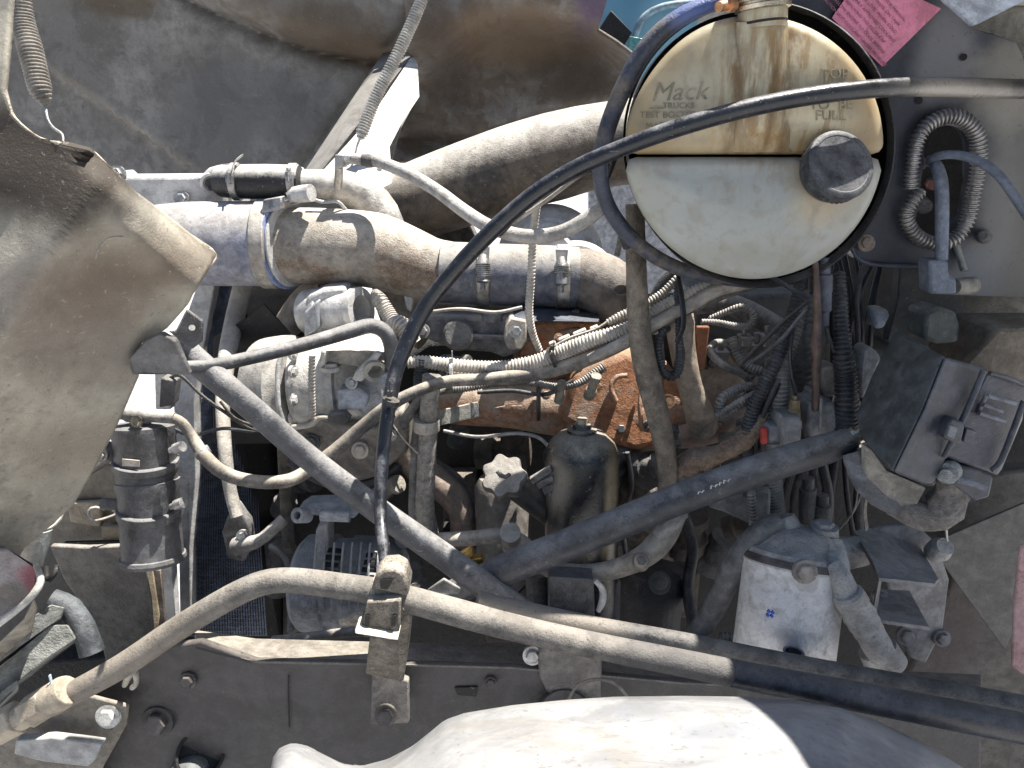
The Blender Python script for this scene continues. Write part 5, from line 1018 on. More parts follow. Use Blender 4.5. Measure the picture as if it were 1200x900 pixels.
tube('vent_hose', [(1088, 192, 1.0, 4), (1096, 184, .98, 5), (1118, 181, .96, 5), (1145, 188, .94, 5.5), (1170, 205, .92, 5.5), (1190, 232, .91, 5.5), (1215, 270, .9, 5.5)], bgh, None, label='thin blue grey hose arching right to the cab wall', cat='hose')
tube('vent_hose', [(1112, 262, 1.02, 7), (1120, 285, 1.0, 8), (1130, 318, .98, 8)], D('greenish_hose', (.2, .23, .23), amt=.3), None, flat=.5, label='flat greenish hose behind the hanging elbow hose', cat='hose')
slab('conn_block', [(1084, 366, .98), (1100, 360, .98), (1122, 366, .98), (1126, 380, .98), (1124, 402, .98), (1100, 404, .98), (1082, 398, .98)], .05, D('greenish_rubber', (.08, .095, .095), amt=.2, up=.3), None, bevel=.006, label='ribbed greenish rubber plug above the black fuse box', cat='plug')
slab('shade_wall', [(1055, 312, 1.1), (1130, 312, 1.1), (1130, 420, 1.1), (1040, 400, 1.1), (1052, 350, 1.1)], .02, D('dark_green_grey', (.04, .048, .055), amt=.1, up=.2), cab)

# ================================================================ fuse box
fb = T('fuse_box', 'angular dusty black fuse box tilted beside the cab wall with latch and letter rib', 'fuse box')
fc = D('fuse_face_green_grey', (.06, .07, .075), amt=.25, up=.2, rough=.55, dust=(.17, .185, .19), bump=.15)
def hull(name, front, back, mat, parent, **k):
    a = [P(*q) for q in front]; b = [P(*q) for q in back]; n = len(a)
    return obj(name, MB().add(a + b, [tuple(range(n)), tuple(range(2 * n - 1, n - 1, -1))] + [(i, i + n, (i + 1) % n + n, (i + 1) % n) for i in range(n)]), mat, parent, **k)
hull('end_cover', [(1050, 387, .84), (1106, 418, .745), (1082, 478, .72), (1046, 553, .70), (1012, 516, .76), (1003, 487, .80), (1022, 440, .83)], [(1052, 389, .92), (1110, 420, .9), (1090, 480, .9), (1050, 556, .88), (1016, 520, .88), (1006, 490, .9), (1026, 442, .92)], fc, fb, bevel=.003)
hull('main_cover', [(1107, 418, .744), (1156, 432, .757), (1128, 492, .745), (1112, 527, .735), (1099, 556, .73), (1092, 568, .728), (1082, 567, .724), (1047, 553, .70), (1083, 478, .72)], [(1110, 422, .86), (1156, 436, .87), (1130, 494, .86), (1114, 530, .86), (1101, 558, .85), (1094, 570, .85), (1084, 569, .85), (1050, 555, .83), (1086, 480, .85)], FUSE, fb, bevel=.003)
hull('hinged_lid', [(1157, 436, .752), (1202, 452, .77), (1196, 490, .765), (1172, 548, .75), (1166, 556, .748), (1106, 535, .735), (1130, 490, .742)], [(1159, 438, .86), (1204, 454, .87), (1198, 492, .87), (1174, 550, .86), (1168, 558, .86), (1108, 537, .85), (1132, 492, .86)], D('scuffed_lid', (.05, .055, .075), amt=.15, up=.2, rough=.42, dust=(.25, .26, .30), scratch=.6), fb, bevel=.003)
tube('lid_bead', [(1153, 434, .745, 3.5), (1138, 470, .738, 3.5), (1120, 508, .73, 3.5), (1106, 536, .728, 3)], FUSE, fb, seg=10)
tube('lid_bead', [(1200, 470, .757, 3.5), (1187, 505, .75, 3.5), (1172, 542, .742, 3.5), (1162, 551, .74, 3)], FUSE, fb, seg=10)
tube('lid_edge', [(1160, 437, .748, 2.5), (1185, 444, .755, 2.5), (1210, 456, .765, 2.5)], FUSE, fb, seg=8)
lt = slab('latch', [(1116, 491, .72), (1128, 495, .722), (1131, 500, .722), (1126, 520, .72), (1120, 520, .718), (1106, 514, .716), (1112, 497, .718)], .016, FUSE, fb, bevel=.002)
slab('latch_window', [(1114, 499, .713), (1123, 502, .714), (1118, 515, .713), (1110, 511, .712)], .004, D('latch_light', (.16, .17, .19), amt=.2), lt, bevel=.001)
slab('latch_tab', [(1133, 502, .725), (1145, 506, .727), (1139, 521, .726), (1129, 518, .724)], .01, FUSE, lt, bevel=.001)
lr = D('scuffed_rib', (.16, .17, .2), amt=.2, dust=(.36, .37, .4))
for a, b in (((1156, 463), (1146, 484)), ((1157, 464), (1190, 473)), ((1152, 474), (1174, 482)), ((1147, 484), (1178, 494))):
    tube('raised_mark', [(a[0], a[1], .742, 2.6), (b[0], b[1], .748, 2.6)], lr, fb, seg=8)
random.seed(2)
for i in range(9): can('paint_fleck', (random.uniform(1065, 1125), random.uniform(430, 520), .728), (1090, 470, .70), [(0, .8), (.001, .8)], radw, fb, seg=6) if False else None
t = T('fuse_box_bracket', 'pale corroded bracket and knob under the fuse box', 'bracket')
slab('bracket_plate', [(1014, 522, .80), (1022, 528, .79), (1040, 552, .78), (1062, 562, .77), (1086, 572, .77), (1074, 594, .77), (1050, 596, .78), (1022, 580, .8), (1014, 550, .8)], .012, D('corroded_plate', (.4, .38, .34), amt=.4, dust=(.5, .47, .43), bump=.6), t, bevel=.002)
can('knob', (1112, 552, .745), (1108, 556, .725), [(0, 14), (.3, 14), (.7, 12), (.75, 7), (1, 6)], D('chalky_knob', (.4, .42, .42), amt=.4, bump=.8, dust=(.48, .47, .44)), t, seg=20)
slab('box_foot', [(1094, 540, .745), (1150, 550, .75), (1165, 560, .75), (1160, 583, .75), (1142, 588, .75), (1120, 570, .74), (1100, 566, .735)], .05, FUSE, t, bevel=.003)
tube('foot_rib', [(1120, 562, .73, 4), (1138, 566, .73, 4), (1154, 572, .73, 4)], lr, t, seg=8)
tube('loom_wrap', [(1120, 545, .77, 17), (1117, 575, .765, 20), (1108, 596, .765, 20), (1090, 606, .77, 17), (1068, 600, .78, 15), (1045, 592, .8, 13)], TAPE, None, wob=.07, lump=.14, seg=18, step=.006, corr=0, label='fat crumpled taped loom bending under the fuse box', cat='wiring loom')
tube('loom_wrap', [(1000, 530, .83, 12), (1008, 550, .82, 14), (1018, 568, .81, 15), (1034, 582, .8, 16), (1055, 592, .79, 14)], D('grey_blue_tape', (.22, .23, .26), amt=.4, dust=(.38, .37, .36), bump=.8), None, wob=.05, lump=.12, seg=16, step=.007, label='grey taped loom beside the chrome end of the thick tube', cat='wiring loom')
for i, pts in enumerate([[(1012, 575, .82), (1000, 600, .84), (985, 618, .86)], [(1016, 578, .82), (1014, 600, .83), (1016, 620, .84)], [(1006, 575, .82), (1002, 596, .83), (992, 612, .85)]]):
    tube('tape_tail', [(a, b, c, 5 - i) for a, b, c in pts], TAPE, None, flat=.25, seg=8, label=('loose dusty tape tail sweeping left under the loom', 'loose dusty tape tail hanging straight under the loom', 'thin inner tape tail between two wider ones')[i], cat='tape')
tube('hanging_wire', [(1108, 612, .8, 1.5), (1109, 622, .8, 1.4), (1110, 634, .8, 1.2)], STEEL, None, seg=6, label='stub of bare wire below the fat taped loom', cat='wire')

# ================================================================ wiring thicket
W = [
 ('big corrugated conduit standing left of the brass sensor', [(912, 640, .98, 13), (906, 590, .98, 13), (903, 550, .97, 13), (908, 515, .96, 13), (911, 480, .96, 12.5), (914, 450, .96, 12), (920, 420, .97, 10), (932, 385, .98, 9), (940, 340, 1.0, 9)], COND, dict(corr=.0056, depth=.16, seg=18)),
 ('dark corrugated conduit bowing left then down behind the thick tube', [(878, 580, .95, 7.5), (875, 545, .95, 7.5), (875, 515, .95, 8), (881, 485, .95, 8), (893, 455, .95, 8.5), (908, 425, .95, 9), (920, 395, .96, 8), (930, 360, .97, 7), (940, 320, .98, 7)], CONDK, dict(corr=.005, depth=.2, seg=16)),
 ('smooth dark tube between two corrugated conduits', [(884, 560, .955, 5), (885, 525, .955, 5), (890, 500, .95, 5), (897, 478, .95, 5), (908, 455, .95, 5), (915, 440, .96, 5)], CONDK, dict()),
 ('tape wrapped fat dark loom behind the thin wire', [(948, 470, 1.02, 14), (942, 440, 1.02, 16), (938, 415, 1.02, 16), (938, 385, 1.02, 14), (945, 345, 1.03, 12)], D('wrapped_tape', (.05, .055, .06), amt=.25, dust=(.18, .18, .18)), dict(corr=.009, depth=.05, seg=16)),
 ('tall dark corrugated conduit at the fuse box corner', [(988, 520, .93, 13), (992, 500, .93, 13.5), (992, 470, .93, 13.5), (991, 440, .94, 13), (988, 415, .94, 12), (986, 385, .95, 9), (985, 355, .96, 8), (982, 320, .98, 8)], CONDK, dict(corr=.0058, depth=.16, seg=18)),
 ('grey fat tube sweeping up behind the connectors', [(808, 358, 1.14, 12), (835, 354, 1.13, 13), (865, 360, 1.12, 13), (895, 375, 1.1, 13), (925, 392, 1.08, 12)], COND, dict(seg=18)),
 ('small ribbed loop with stalk above the grey connector', [(822, 377, 1.04, 3.5), (840, 378, 1.04, 4), (860, 382, 1.03, 4.5), (876, 382, 1.03, 4.5), (883, 374, 1.03, 4.5), (880, 365, 1.03, 4.5), (868, 360, 1.04, 4.5), (850, 366, 1.05, 4), (832, 374, 1.06, 4)], COND, dict(corr=.004)),
 ('bent grey hose left of the ribbed loops', [(852, 402, 1.06, 4.5), (838, 402, 1.05, 4.5), (832, 410, 1.04, 4.5), (838, 420, 1.03, 4.5), (855, 432, 1.02, 4.5), (872, 440, 1.02, 4), (884, 455, 1.02, 4)], COND, dict()),
 ('pale ribbed loop lying open left of the dark conduits', [(880, 452, 1.0, 5), (862, 457, .99, 6), (847, 466, .98, 6), (843, 478, .98, 5.5), (850, 484, .98, 5), (866, 476, .98, 4.5), (884, 466, .99, 4.5)], COND, dict(corr=.0045)),
 ('second ribbed loop nested under the open loop', [(840, 488, .97, 4.5), (852, 480, .97, 4.5), (868, 470, .97, 4.5), (884, 462, .98, 4.5), (890, 460, .98, 4.5)], COND, dict(corr=.0045)),
 ('ribbed conduit slanting down right from the grey connector', [(858, 395, 1.05, 6), (864, 415, 1.04, 6.5), (876, 430, 1.03, 7), (896, 437, 1.02, 7)], COND, dict(corr=.0048)),
 ('short ribbed conduit emerging under the thick tube', [(880, 575, .92, 5), (882, 600, .92, 5.5), (884, 622, .92, 5.5)], COND, dict(corr=.005)),
 ('ribbed hose end beside the white filter', [(845, 748, .9, 8), (860, 750, .9, 8), (880, 752, .9, 8)], COND, dict(corr=.006, depth=.25)),
]
for lab, pts, mt, kw in W: tube('conduit', pts, mt, None, label=lab, cat='conduit', group='conduits tangled left of the fuse box', **kw)
Wr = [([(955, 300, .93, 3.5), (957, 340, .92, 4), (958, 380, .92, 5), (957, 400, .92, 7), (957, 420, .92, 5.5), (956, 450, .92, 4.5), (955, 480, .93, 4)], D('reddish_brown_wire', (.11, .07, .06), amt=.3, dust=(.25, .2, .17)), 'reddish brown wire with thick splice hanging straight down'),
      ([(930, 385, .94, 2.2), (926, 410, .93, 2.2), (927, 435, .93, 2.2), (932, 455, .93, 2.2), (932, 468, .94, 2)], RUBC, 'thin glossy wire ending in the brass sensor'),
      ([(900, 322, .93, 3.5), (925, 337, .92, 3.5), (951, 350, .91, 3)], RUBC, 'short flat black strap under the right side of the coolant tank'),
      ([(948, 352, .91, 4), (910, 385, .92, 5), (866, 430, .94, 4)], RUBC, 'upper of two flat black straps slanting down left'),
      ([(945, 362, .92, 4), (915, 398, .93, 5), (880, 425, .95, 4)], D('grey_strap', (.09, .1, .12), amt=.15), 'lower of two flat straps slanting down left'),
      ([(965, 420, .95, 2), (966, 400, .94, 2), (964, 384, .94, 2)], ALUD, 'pale wire left of pair under the cylinder fuse holder'),
      ([(984, 430, .95, 2), (975, 405, .94, 2), (968, 384, .94, 2)], ALUD, 'pale wire right of pair under the cylinder fuse holder'),
      ([(1000, 300, 1.0, 2), (980, 290, .96, 1.2), (965, 300, .95, 1)], CONDW, 'thin pale frayed wire at the panel corner')]
random.seed(11)
for i in range(13):
    x0 = 950 + i * 6.3; Y = 1.02 + random.uniform(0, .1); x1 = x0 + random.uniform(-14, 10); r = random.uniform(2.2, 4.6)
    Wr.append(([(x0 + random.uniform(-6, 14), 300, Y + .02, r), (x0 + random.uniform(-5, 8), 345, Y, r), ((x0 + x1) / 2, 385, Y, r), (x1, 430, Y, r), (x1 + random.uniform(-10, 6), 470, Y, r)], random.choice([RUBC, CONDK, RUBC, TIE]), None))
for i in range(9):
    x0 = 930 + i * 9; Y = 1.1 + random.uniform(0, .08); r = random.uniform(3, 6)
    Wr.append(([(x0, 470, Y, r), (x0 + random.uniform(-8, 8), 530, Y, r), (x0 + random.uniform(-12, 12), 590, Y, r), (x0 + random.uniform(-14, 14), 660, Y, r)], random.choice([CONDK, ALUD, RUBC, CONDK]), None))
ORD = ['first', 'second', 'third', 'fourth', 'fifth', 'sixth', 'seventh', 'eighth', 'ninth', 'tenth', 'eleventh', 'twelfth', 'thirteenth']
for lo_, hi_, tx in ((8, 21, 'black wire hanging under the navy panel, %s from the left at its edge'), (21, 30, 'dark wire in shadow below the sensor, %s from the left')):
    for q_, k_ in enumerate(sorted(range(lo_, hi_), key=lambda k: Wr[k][0][1][0])): Wr[k_] = (Wr[k_][0], Wr[k_][1], tx % ORD[q_])
for k, (pts, mt, lab) in enumerate(Wr):
    kw = dict(flat=.4) if lab and 'strap' in lab else {}
    tube('wire', pts, mt, None, seg=9, label=lab or ('black wire hanging in the thicket under the navy panel' if k < 21 else 'dark wire in the shadow left of the fuse box bracket'), cat='wire', group='wires of the dark thicket' if k < 21 else 'wires in deep shadow below the sensor', **kw)
t = T('fuse_holder', 'grey cylindrical in-line fuse holder with two wires below', 'fuse holder')
can('holder_body', (966, 382, .93), (967, 302, .94), [(0, 4.5), (.02, 5), (.2, 5.5), (.23, 8), (.5, 8), (.5, 8.6), (.75, 8.6), (.77, 6), (1, 6)], D('slate_plastic', (.10, .11, .15), amt=.15, dust=(.2, .2, .22)), t, seg=20)
for x, y, r, Y, lb in ((873, 400, 8, 1.03, 'small grey two pin plug standing under the ribbed loop'), (845, 418, 9, 1.08, 'stubby grey plug behind the bent grey hose'), (900, 400, 9, 1.0, 'pale plug glimpsed behind the slanting straps'), (888, 412, 11, 1.06, 'dusty plug block in the middle of the connectors')):
    tt = T('plug', lb, 'plug'); p = P(x, y, Y); s = mpp(p)
    obj('plug_housing', MB().box(p, r * 1.5 * s, .02, r * 1.3 * s), COND, tt, bevel=.002); obj('plug_collar', MB().box(p + Vector((0, 0, r * .75 * s)), r * 1.8 * s, .024, r * .35 * s), COND, tt, bevel=.0015); tube('plug_stalk', [(x, y - r * .6, Y, r * .35), (x - 1, y - r * 2, Y, r * .35)], COND, tt, seg=8)
t = T('sensor_manifold', 'grey valve block with brass sensor and red plastic plug on the thick tube', 'valve block')
can('brass_sensor', (930, 492, .93), (932, 464, .93), [(0, 8), (.4, 8), (.45, 6.5), (.85, 6), (.85, 3), (1, 3)], D('dull_brass', (.3, .23, .13), amt=.25, metal=.4), t, seg=8)
vb = D('valve_block_grey', (.26, .27, .28), amt=.35, dust=(.40, .39, .38))
slab('sensor_hex', [(917, 490, .91), (938, 489, .91), (941, 496, .91), (938, 522, .91), (928, 530, .91), (919, 524, .91), (916, 500, .91)], .05, vb, t, bevel=.003)
slab('block_body', [(900, 500, .925), (920, 500, .925), (920, 540, .925), (900, 540, .925)], .06, vb, t, bevel=.004)
slab('valve_body', [(948, 473, .93), (956, 473, .93), (958, 464, .93), (966, 464, .93), (968, 472, .93), (980, 473, .93), (984, 500, .93), (970, 516, .93), (950, 514, .93), (946, 500, .93)], .05, vb, t, bevel=.004)
tube('valve_rib', [(962, 466, .925, 2), (962, 488, .925, 2), (961, 505, .925, 2)], vb, t, seg=8)
slab('upper_plug', [(962, 432, .95), (975, 430, .95), (986, 432, .95), (986, 465, .95), (964, 466, .95)], .04, D('warm_grey_plug', (.24, .22, .2), amt=.3), t, bevel=.004)
can('red_plug', (895, 519, .925), (895, 501, .925), [(0, 3.5), (.1, 4.5), (.9, 4.5), (1, 3.5)], REDP, t, seg=14)
can('hose_tail', (905, 560, .93), (905, 518, .93), [(0, 9), (.3, 9), (.3, 10), (.5, 10), (.5, 9), (1, 9)], COND, t, seg=16)
for i, (x, y) in enumerate(((945, 560), (962, 580))): can('check_valve', (x, y + 60, 1.0), (x + 2, y, 1.0), [(0, 7), (.3, 9), (.8, 10), (.8, 7), (1, 7)], ALUD, t, seg=12)
t = T('dark_connector', 'pale shaded plastic connector by the conduit left of the fuse box', 'connector')
slab('connector_shell', [(1010, 410, .98), (1018, 405, .98), (1028, 412, .98), (1034, 420, .98), (1024, 445, .98), (1012, 470, .98), (1006, 455, .98), (1007, 430, .98)], .03, D('pale_shell', (.22, .25, .27), amt=.3), t, bevel=.005)
slab('connector_lug', [(1026, 362, 1.02), (1040, 362, 1.02), (1044, 370, 1.02), (1036, 385, 1.02), (1026, 386, 1.02)], .03, D('blue_grey_lug', (.25, .3, .38), amt=.2), t, bevel=.004)

# ================================================================ white filter
wf = T('fuel_filter', 'white painted spin-on filter with dusty grey head, between hose and bracket', 'filter')
can('filter_can', (914, 795, .80), (931, 658, .85), [(0, 54), (.05, 57), (.8, 57), (.96, 57.5), (.975, 59), (1, 58)], PLASW, wf, seg=56)
hd = D('dust_caked_head', (.30, .30, .30), amt=.85, up=.3, rough=.85, dust=(.5, .49, .47), bump=.6)
can('filter_head', (931, 657, .8504), (936.2, 616, .8653), [(0, 55), (.18, 56), (.28, 54), (.34, 48), (.5, 44), (.8, 36), (1, 20)], hd, wf, seg=48)
can('seal_ring', (930.3, 663, .848), (931.6, 652, .8522), [(0, 57), (.5, 59), (1, 57)], D('rubber_gasket', (.06, .05, .05), amt=.3, dust=(.2, .17, .16)), wf, seg=48)
can('head_boss', (930, 645, .85), (915, 604, .87), [(0, 24), (.4, 20), (.75, 17), (.95, 15), (1, 8)], hd, wf, seg=20)
can('head_boss', (968, 650, .85), (966, 614, .87), [(0, 24), (.5, 18), (.55, 15), (.9, 15), (1, 10)], hd, wf, seg=20)
can('head_arm', (950, 655, .86), (1010, 645, .88), [(0, 22), (.5, 20), (1, 18)], hd, wf, seg=20)
bolt(943, 670, .79, 10, wf, D('head_bolt', (.3, .27, .24), amt=.4)); bolt(966, 618, .85, 11, wf, hd, ax='up', h=.5)
can('head_port', (982, 672, .80), (976, 655, .82), [(0, 13), (.5, 16), (1, 16)], hd, wf)
blue = D('blue_ink', (.03, .12, .6), amt=-.3)
for a in range(4):
    an = a * math.pi / 2 + .5; x, y = 903 + 3.4 * math.cos(an), 720 - 3 * math.sin(an)
    slab('blue_mark', [(x - 2, y, .768), (x, y - 2.2, .768), (x + 2.2, y, .768), (x, y + 2.2, .768)], .003, blue, wf, bevel=0)
can('torn_decal', (931, 765, .77), (930, 764, .742), [(0, 12), (1, 12), (1, 9), (.8, 8.5)], D('dark_blue_print', (.03, .05, .16), amt=.2), wf, flat=.5, seg=18)
can('decal_black', (932, 764, .76), (932, 764, .742), [(0, 9), (1, 9)], GASKET, wf, flat=.45, seg=14)
tube('fuel_hose', [(800, 765, .93, 13), (820, 738, .92, 13), (840, 706, .9, 13.5), (858, 668, .88, 14), (875, 640, .87, 14), (895, 622, .86, 14), (915, 612, .86, 13)], D('grey_worn_hose', (.13, .135, .145), amt=.35, up=.3, rough=.7, dust=(.30, .30, .29)), None, seg=22, label='grey hose curving from the white filter head down to the rear tube', cat='hose')
t = T('filter_hose_elbow', 'ribbed grey elbow hose from the filter head down right into a collar', 'hose')
tube('elbow_body', [(976, 662, .80, 10), (984, 672, .79, 12), (990, 690, .785, 14), (996, 705, .78, 17)], hd, t, seg=22)
can('hose_cuff', (992, 694, .78), (1018, 740, .775), [(0, 15), (.05, 18), (.3, 19), (.34, 17.5), (.5, 18.5), (.6, 20), (.64, 18), (.8, 19), (.84, 17.5), (1, 18)], hd, t, seg=28)
can('hose_end', (1014, 732, .775), (1034, 768, .77), [(0, 16.5), (.7, 17), (.85, 16), (1, 16)], hd, t, seg=28)
can('collar_ring', (1027, 758, .78), (1038, 780, .775), [(0, 20), (0, 24), (.9, 24), (1, 20), (.5, 19)], hd, t, seg=28, cap0=False) if False else can('collar_ring', (1028, 760, .785), (1040, 782, .78), [(0, 22), (.9, 24), (1, 20)], hd, t, seg=28)
t = T('filter_mount', 'dust grey folded steel mount with two shelves right of the white filter', 'bracket')
mt = D('dust_grey_steel', (.25, .245, .25), amt=.45, up=.3, rough=.7, dust=(.36, .35, .34), bump=.25)
slab('back_plate', [(1020, 620, .92), (1075, 615, .92), (1100, 640, .92), (1113, 680, .92), (1105, 740, .92), (1085, 778, .92), (1068, 772, .92), (1055, 745, .92), (1040, 680, .92)], .01, mt, t, bevel=.003)
def shelf(name, pts, **k): hull(name, pts, [(a, b + 3, c) for a, b, c in pts], mt, t, bevel=.0008, **k)
shelf('top_shelf', [(1000, 622, .9), (1040, 614, .95), (1078, 640, .93), (1100, 678, .82), (1094, 686, .80), (1030, 678, .80), (1022, 655, .82)])
shelf('lower_shelf', [(1024, 726, .80), (1030, 690, .9), (1066, 692, .91), (1090, 736, .80)])
slab('shelf_lip', [(1030, 677, .797), (1096, 684, .797), (1096, 688, .797), (1030, 681, .797)], .003, mt, t, bevel=0)
slab('shelf_lip', [(1022, 725, .797), (1090, 735, .797), (1090, 739, .797), (1022, 729, .797)], .003, mt, t, bevel=0)
slab('side_leaf', [(1022, 724, .80), (1030, 680, .80), (1033, 681, .84), (1027, 726, .84)], .004, mt, t, bevel=0)
bolt(1032, 700, .88, 7, t, mt); bolt(1062, 745, .90, 8, t, mt); bolt(1104, 748, .915, 7, t, mt)
can('corner_knuckle', (1094, 648, .9), (1108, 640, .88), [(0, 12), (.5, 14), (1, 10)], hd, t, seg=16)

# ================================================================ lower left clutter
t = T('headlamp', 'broken reddish headlamp with pale curved rim in the lower left corner', 'lamp')
hull('lamp_shell', [(-60, 640, .66), (10, 642, .66), (40, 666, .66), (48, 682, .65), (40, 700, .64), (5, 728, .64), (-60, 770, .64)], [(-60, 640, .8), (8, 645, .8), (36, 668, .8), (44, 684, .8), (36, 702, .8), (2, 730, .8), (-60, 770, .8)], D('cloudy_red_lens', (.3, .26, .25), amt=.3, up=.2, rough=.35, dust=(.36, .34, .31), stains=[(tuple(P(33, 682, .65)), (.02, .2, .012), (.28, .05, .07), .85), (tuple(P(-5, 700, .65)), (.05, .2, .012), (.12, .09, .05), .6)]), t, bevel=.006)
tube('lamp_rim', [(-40, 758, .63, 4), (0, 730, .63, 4), (30, 706, .63, 4), (44, 690, .635, 4.5), (48, 678, .645, 4), (42, 662, .66, 3)], D('pale_lens_rim', (.45, .45, .43), amt=.2, rough=.3), t)
hull('lamp_skirt', [(-60, 790, .66), (0, 752, .66), (28, 725, .66), (40, 700, .66), (44, 712, .67), (38, 738, .68), (0, 772, .68), (-60, 812, .68)], [(-60, 790, .75), (0, 752, .75), (28, 725, .75), (40, 700, .75), (44, 712, .75), (38, 738, .75), (0, 772, .75), (-60, 812, .75)], D('tan_lamp_skirt', (.28, .26, .22), amt=.4), t, bevel=.002)
gs = D('grey_mud_bracket', (.22, .23, .22), amt=.4, up=.1, rough=.8, dust=(.40, .40, .37), bump=.5, scratch=.3)
t = T('bumper_brackets', 'stack of bent pale grey bumper bracket strips below the lamp', 'bracket')
hull('bracket_strip', [(-20, 770, .72), (30, 728, .74), (60, 708, .78), (76, 712, .78), (72, 724, .78), (30, 752, .74), (-20, 790, .72)], [(-20, 776, .8), (30, 734, .82), (60, 714, .86), (76, 716, .86), (72, 728, .86), (30, 758, .82), (-20, 796, .8)], gs, t, bevel=.002)
hull('bracket_strip', [(-20, 800, .72), (20, 765, .74), (60, 732, .77), (80, 732, .78), (90, 748, .77), (60, 768, .75), (30, 792, .73), (-20, 830, .72)], [(-20, 806, .8), (20, 771, .82), (60, 738, .85), (80, 738, .86), (90, 752, .85), (60, 774, .83), (30, 798, .81), (-20, 836, .8)], gs, t, bevel=.002)
hull('bracket_strip', [(-20, 835, .72), (0, 812, .72), (22, 794, .73), (22, 806, .73), (0, 826, .72), (-20, 845, .72)], [(-20, 840, .78), (0, 818, .78), (22, 800, .79), (22, 810, .79), (0, 830, .78), (-20, 850, .78)], gs, t, bevel=.002)
tube('bent_bar', [(60, 702, .82, 12), (82, 712, .82, 13), (98, 735, .81, 13), (108, 765, .8, 14)], D('shade_toned_bar', (.07, .08, .09), amt=.3, up=.25, dust=(.2, .21, .22)), t, seg=16)  # bar colour darkened to stand in for shade
can('pale_bushing', (42, 620, .8), (38, 662, .79), [(0, 17), (.5, 15), (1, 11)], D('bushing', (.3, .32, .32), amt=.4, dust=(.38, .38, .36)), t)
tube('black_clip', [(54, 664, .78, 4), (56, 680, .77, 4), (64, 672, .77, 3), (66, 664, .78, 3)], GASKET, t)
t = T('radiator_support', 'dusty tan support plate with torn dark edges under the canister', 'plate')
slab('support_plate', [(58, 640, .92), (100, 642, .92), (145, 640, .92), (172, 668, .925), (178, 700, .93), (184, 745, .94), (186, 800, .95), (130, 800, .95), (120, 760, .94), (100, 715, .93), (75, 680, .925)], .01, D('tan_grey_plate', (.27, .255, .225), amt=.5, up=.3, rough=.8, dust=(.33, .31, .28), bump=.4, scratch=.2, second=(.12, .12, .13), sec_amt=.35), t, bevel=.002)
slab('upper_box', [(48, 580, .98), (110, 540, .97), (160, 545, .97), (160, 640, .985), (55, 642, .985), (40, 620, .985)], .1, D('brown_grey_box', (.17, .15, .12), amt=.35, dust=(.30, .27, .22)), t, bevel=.004)
slab('box_panel', [(78, 590, .965), (118, 588, .965), (118, 618, .97), (82, 612, .97)], .01, D('tan_box_panel', (.28, .24, .18), amt=.35), t, bevel=.002)
slab('box_panel', [(118, 618, .965), (146, 618, .965), (148, 638, .97), (120, 638, .97)], .01, D('tan_box_panel2', (.28, .24, .18), amt=.35), t, bevel=.002)
slab('dark_gap', [(75, 636, .965), (145, 634, .965), (146, 637, .965), (76, 640, .965)], .005, GASKET, t, bevel=0)
tube('wire_loop', [(142, 600, .94, 1.6), (128, 606, .93, 1.6), (110, 610, .92, 1.6), (103, 600, .92, 1.6), (110, 594, .92, 1.6), (122, 597, .93, 1.6)], D('pale_wire', (.42, .43, .44), amt=.3), None, seg=7, label='pale thin wire loop left of the black canister', cat='wire')
tube('edge_wire', [(38, 622, .78, 2), (55, 621, .79, 2), (68, 612, .8, 2.2), (74, 595, .82, 2.2), (78, 560, .85, 2)], COND, None, seg=7, label='grey wire curling from under the near fender', cat='wire')
slab('brass_strip', [(172, 668, .93), (178, 668, .93), (186, 722, .915), (184, 738, .91), (181, 738, .91), (178, 700, .92)], .004, D('tarnished_edge', (.3, .24, .15), amt=.4), None, bevel=0, label='thin brassy edge strip below the canister', cat='strip')
slab('brown_strip', [(179, 668, .935), (188, 668, .935), (194, 735, .915), (188, 740, .915), (184, 720, .92)], .006, D('brown_rubber_strip', (.1, .08, .07), amt=.2), None, bevel=.001, label='brown rubber strip beside the brassy edge strip', cat='strip')
slab('lower_crossmember', [(-60, 800, .98), (60, 775, 1.0), (180, 768, 1.0), (340, 768, 1.05), (340, 860, 1.0), (-60, 900, .95)], .05, BLOCK, fr, bevel=.004)
tube('hub_rim', [(28, 772, .85, 6), (45, 750, .86, 6), (75, 738, .86, 6), (100, 742, .86, 6)], CONDK, t)

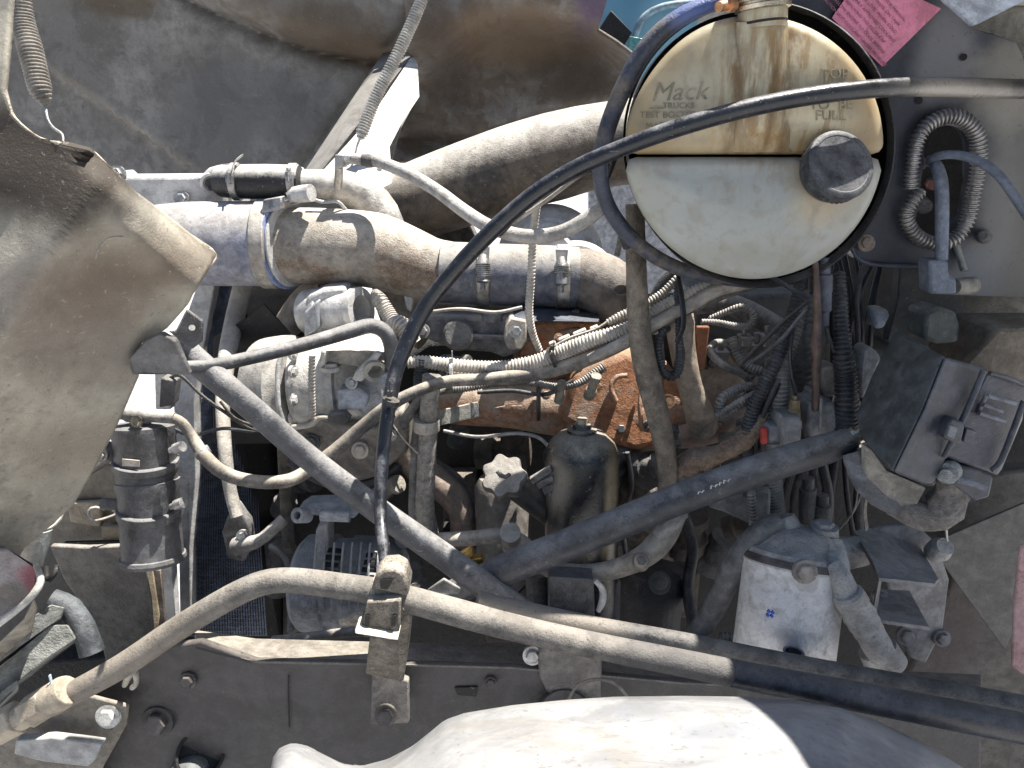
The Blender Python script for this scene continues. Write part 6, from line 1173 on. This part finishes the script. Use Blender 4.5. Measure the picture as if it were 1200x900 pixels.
# ---- more of the engine's small hardware, each part of the engine
random.seed(21)
K = [ALUD, COND, D('brown_grease_cast', (.10, .08, .065), amt=.25, dust=(.3, .26, .22), bump=.8), ALUB, D('pale_grease_cast', (.24, .22, .19), amt=.4, dust=(.42, .38, .33), bump=.7)]
def lump(x, y, Y, r, L, mi, ang=None, seg_=14):
    a_ = math.radians(ang if ang is not None else random.uniform(0, 360)); x1, y1 = x + L * math.cos(a_), y - L * math.sin(a_)
    can('casting_boss', (x, y, Y), (x1, y1, Y - .02), [(0, r), (.35, r), (.4, r * .78), (.75, r * .74), (.8, r * .95), (1, r * .9)], K[mi], en, seg=seg_)
for a_ in ((712, 560, 1.12, 20, 40, 0, 80), (745, 585, 1.12, 26, 30, 2, 60), (742, 545, 1.1, 16, 30, 0, 0), (765, 575, 1.06, 10, 24, 4, -60), (735, 620, 1.1, 22, 26, 2, 30), (800, 640, 1.2, 26, 40, 2, 80), (830, 665, 1.2, 18, 40, 0, 60), (850, 620, 1.15, 14, 34, 2, 10),
           (560, 655, 1.08, 14, 40, 2, 0), (600, 690, 1.02, 14, 30, 0, -40), (575, 700, 1.05, 16, 26, 2, 60), (480, 660, 1.1, 14, 30, 0, -70), (470, 630, 1.12, 12, 24, 3, 0), (445, 575, 1.1, 12, 24, 4, 20), (410, 560, 1.1, 12, 20, 0, 80), (462, 600, 1.13, 10, 30, 2, -80),
           (330, 600, 1.3, 14, 40, 0, 70), (350, 560, 1.28, 18, 20, 0, 0), (324, 690, 1.25, 16, 50, 0, 80), (560, 530, 1.3, 20, 60, 2, 0), (600, 520, 1.28, 14, 50, 2, 90), (535, 520, 1.25, 12, 50, 0, 80), (640, 535, 1.2, 10, 30, 2, 0),
           (520, 425, 1.15, 10, 30, 0, 0), (560, 430, 1.17, 8, 50, 2, 0), (640, 372, 1.2, 10, 40, 0, 0), (690, 465, 1.05, 7, 26, 4, 70), (655, 470, 1.07, 6, 22, 4, 80), (786, 500, 1.04, 9, 24, 0, -80), (850, 520, 1.05, 12, 26, 4, 30), (800, 420, 1.15, 14, 30, 2, 0), (870, 500, 1.05, 11, 20, 0, 20)): lump(*a_)
for x, y, Y, w_, h_, mi in ((592, 545, 1.32, 50, 60, 2), (540, 580, 1.33, 40, 60, 2), (780, 690, 1.25, 70, 60, 2), (600, 730, 1.05, 60, 30, 2), (720, 610, 1.12, 26, 50, 0), (432, 560, 1.14, 50, 70, 2), (330, 650, 1.33, 30, 70, 0), (760, 545, 1.16, 60, 34, 4), (700, 585, 1.12, 20, 34, 2)):
    p = P(x, y, Y); s = mpp(p); obj('casting_block', MB().box(p, w_ * s, .05, h_ * s), K[mi], en, bevel=.004)
EX = [('thin_line', 'thin steel fuel line bending under the orange casting', [(520, 505, 1.07, 2.2), (560, 512, 1.06, 2.2), (610, 508, 1.05, 2.2), (640, 520, 1.04, 2.2), (650, 560, 1.03, 2.2)], STEEL),
      ('thin_line', 'thin dark line dropping behind the black oil filter', [(735, 530, 1.05, 3), (740, 570, 1.05, 3), (730, 610, 1.04, 3), (733, 650, 1.03, 3)], CONDK),
      ('thin_line', 'slim grey line curving left of the alternator', [(318, 640, 1.2, 4), (335, 655, 1.16, 4), (345, 690, 1.12, 4), (340, 740, 1.05, 4)], COND),
      ('thin_line', 'grey hose crossing the dark gap right of the fuel pump', [(800, 600, 1.1, 7), (812, 640, 1.08, 7), (806, 690, 1.05, 7), (815, 745, 1.0, 7)], CONDK),
      ('thin_line', 'slender pale line along the grey valve cover', [(500, 366, 1.12, 2), (540, 362, 1.11, 2), (580, 366, 1.1, 2), (612, 360, 1.1, 2)], CONDW),
      ('thin_line', 'thin black harness lying on the sooty orange pipe', [(560, 460, 1.1, 2.5), (600, 458, 1.08, 2.5), (640, 462, 1.06, 2.5), (672, 446, 1.06, 2.5)], CONDK),
      ('thin_line', 'dark hose curving below the compressor', [(340, 540, 1.12, 6), (370, 560, 1.1, 6), (410, 572, 1.09, 6), (450, 560, 1.1, 6), (476, 540, 1.12, 6)], CONDK),
      ('thin_line', 'grey copper coloured tube standing beside the tan pipe', [(772, 468, 1.0, 3.5), (776, 430, 1.01, 3.5), (774, 400, 1.02, 3.5)], TANPIPE)]
for nme, lab, pts, mt in EX: tube(nme, pts, mt, None, seg=10, label=lab, cat='line' if 'hose' not in lab else 'hose')

settle()
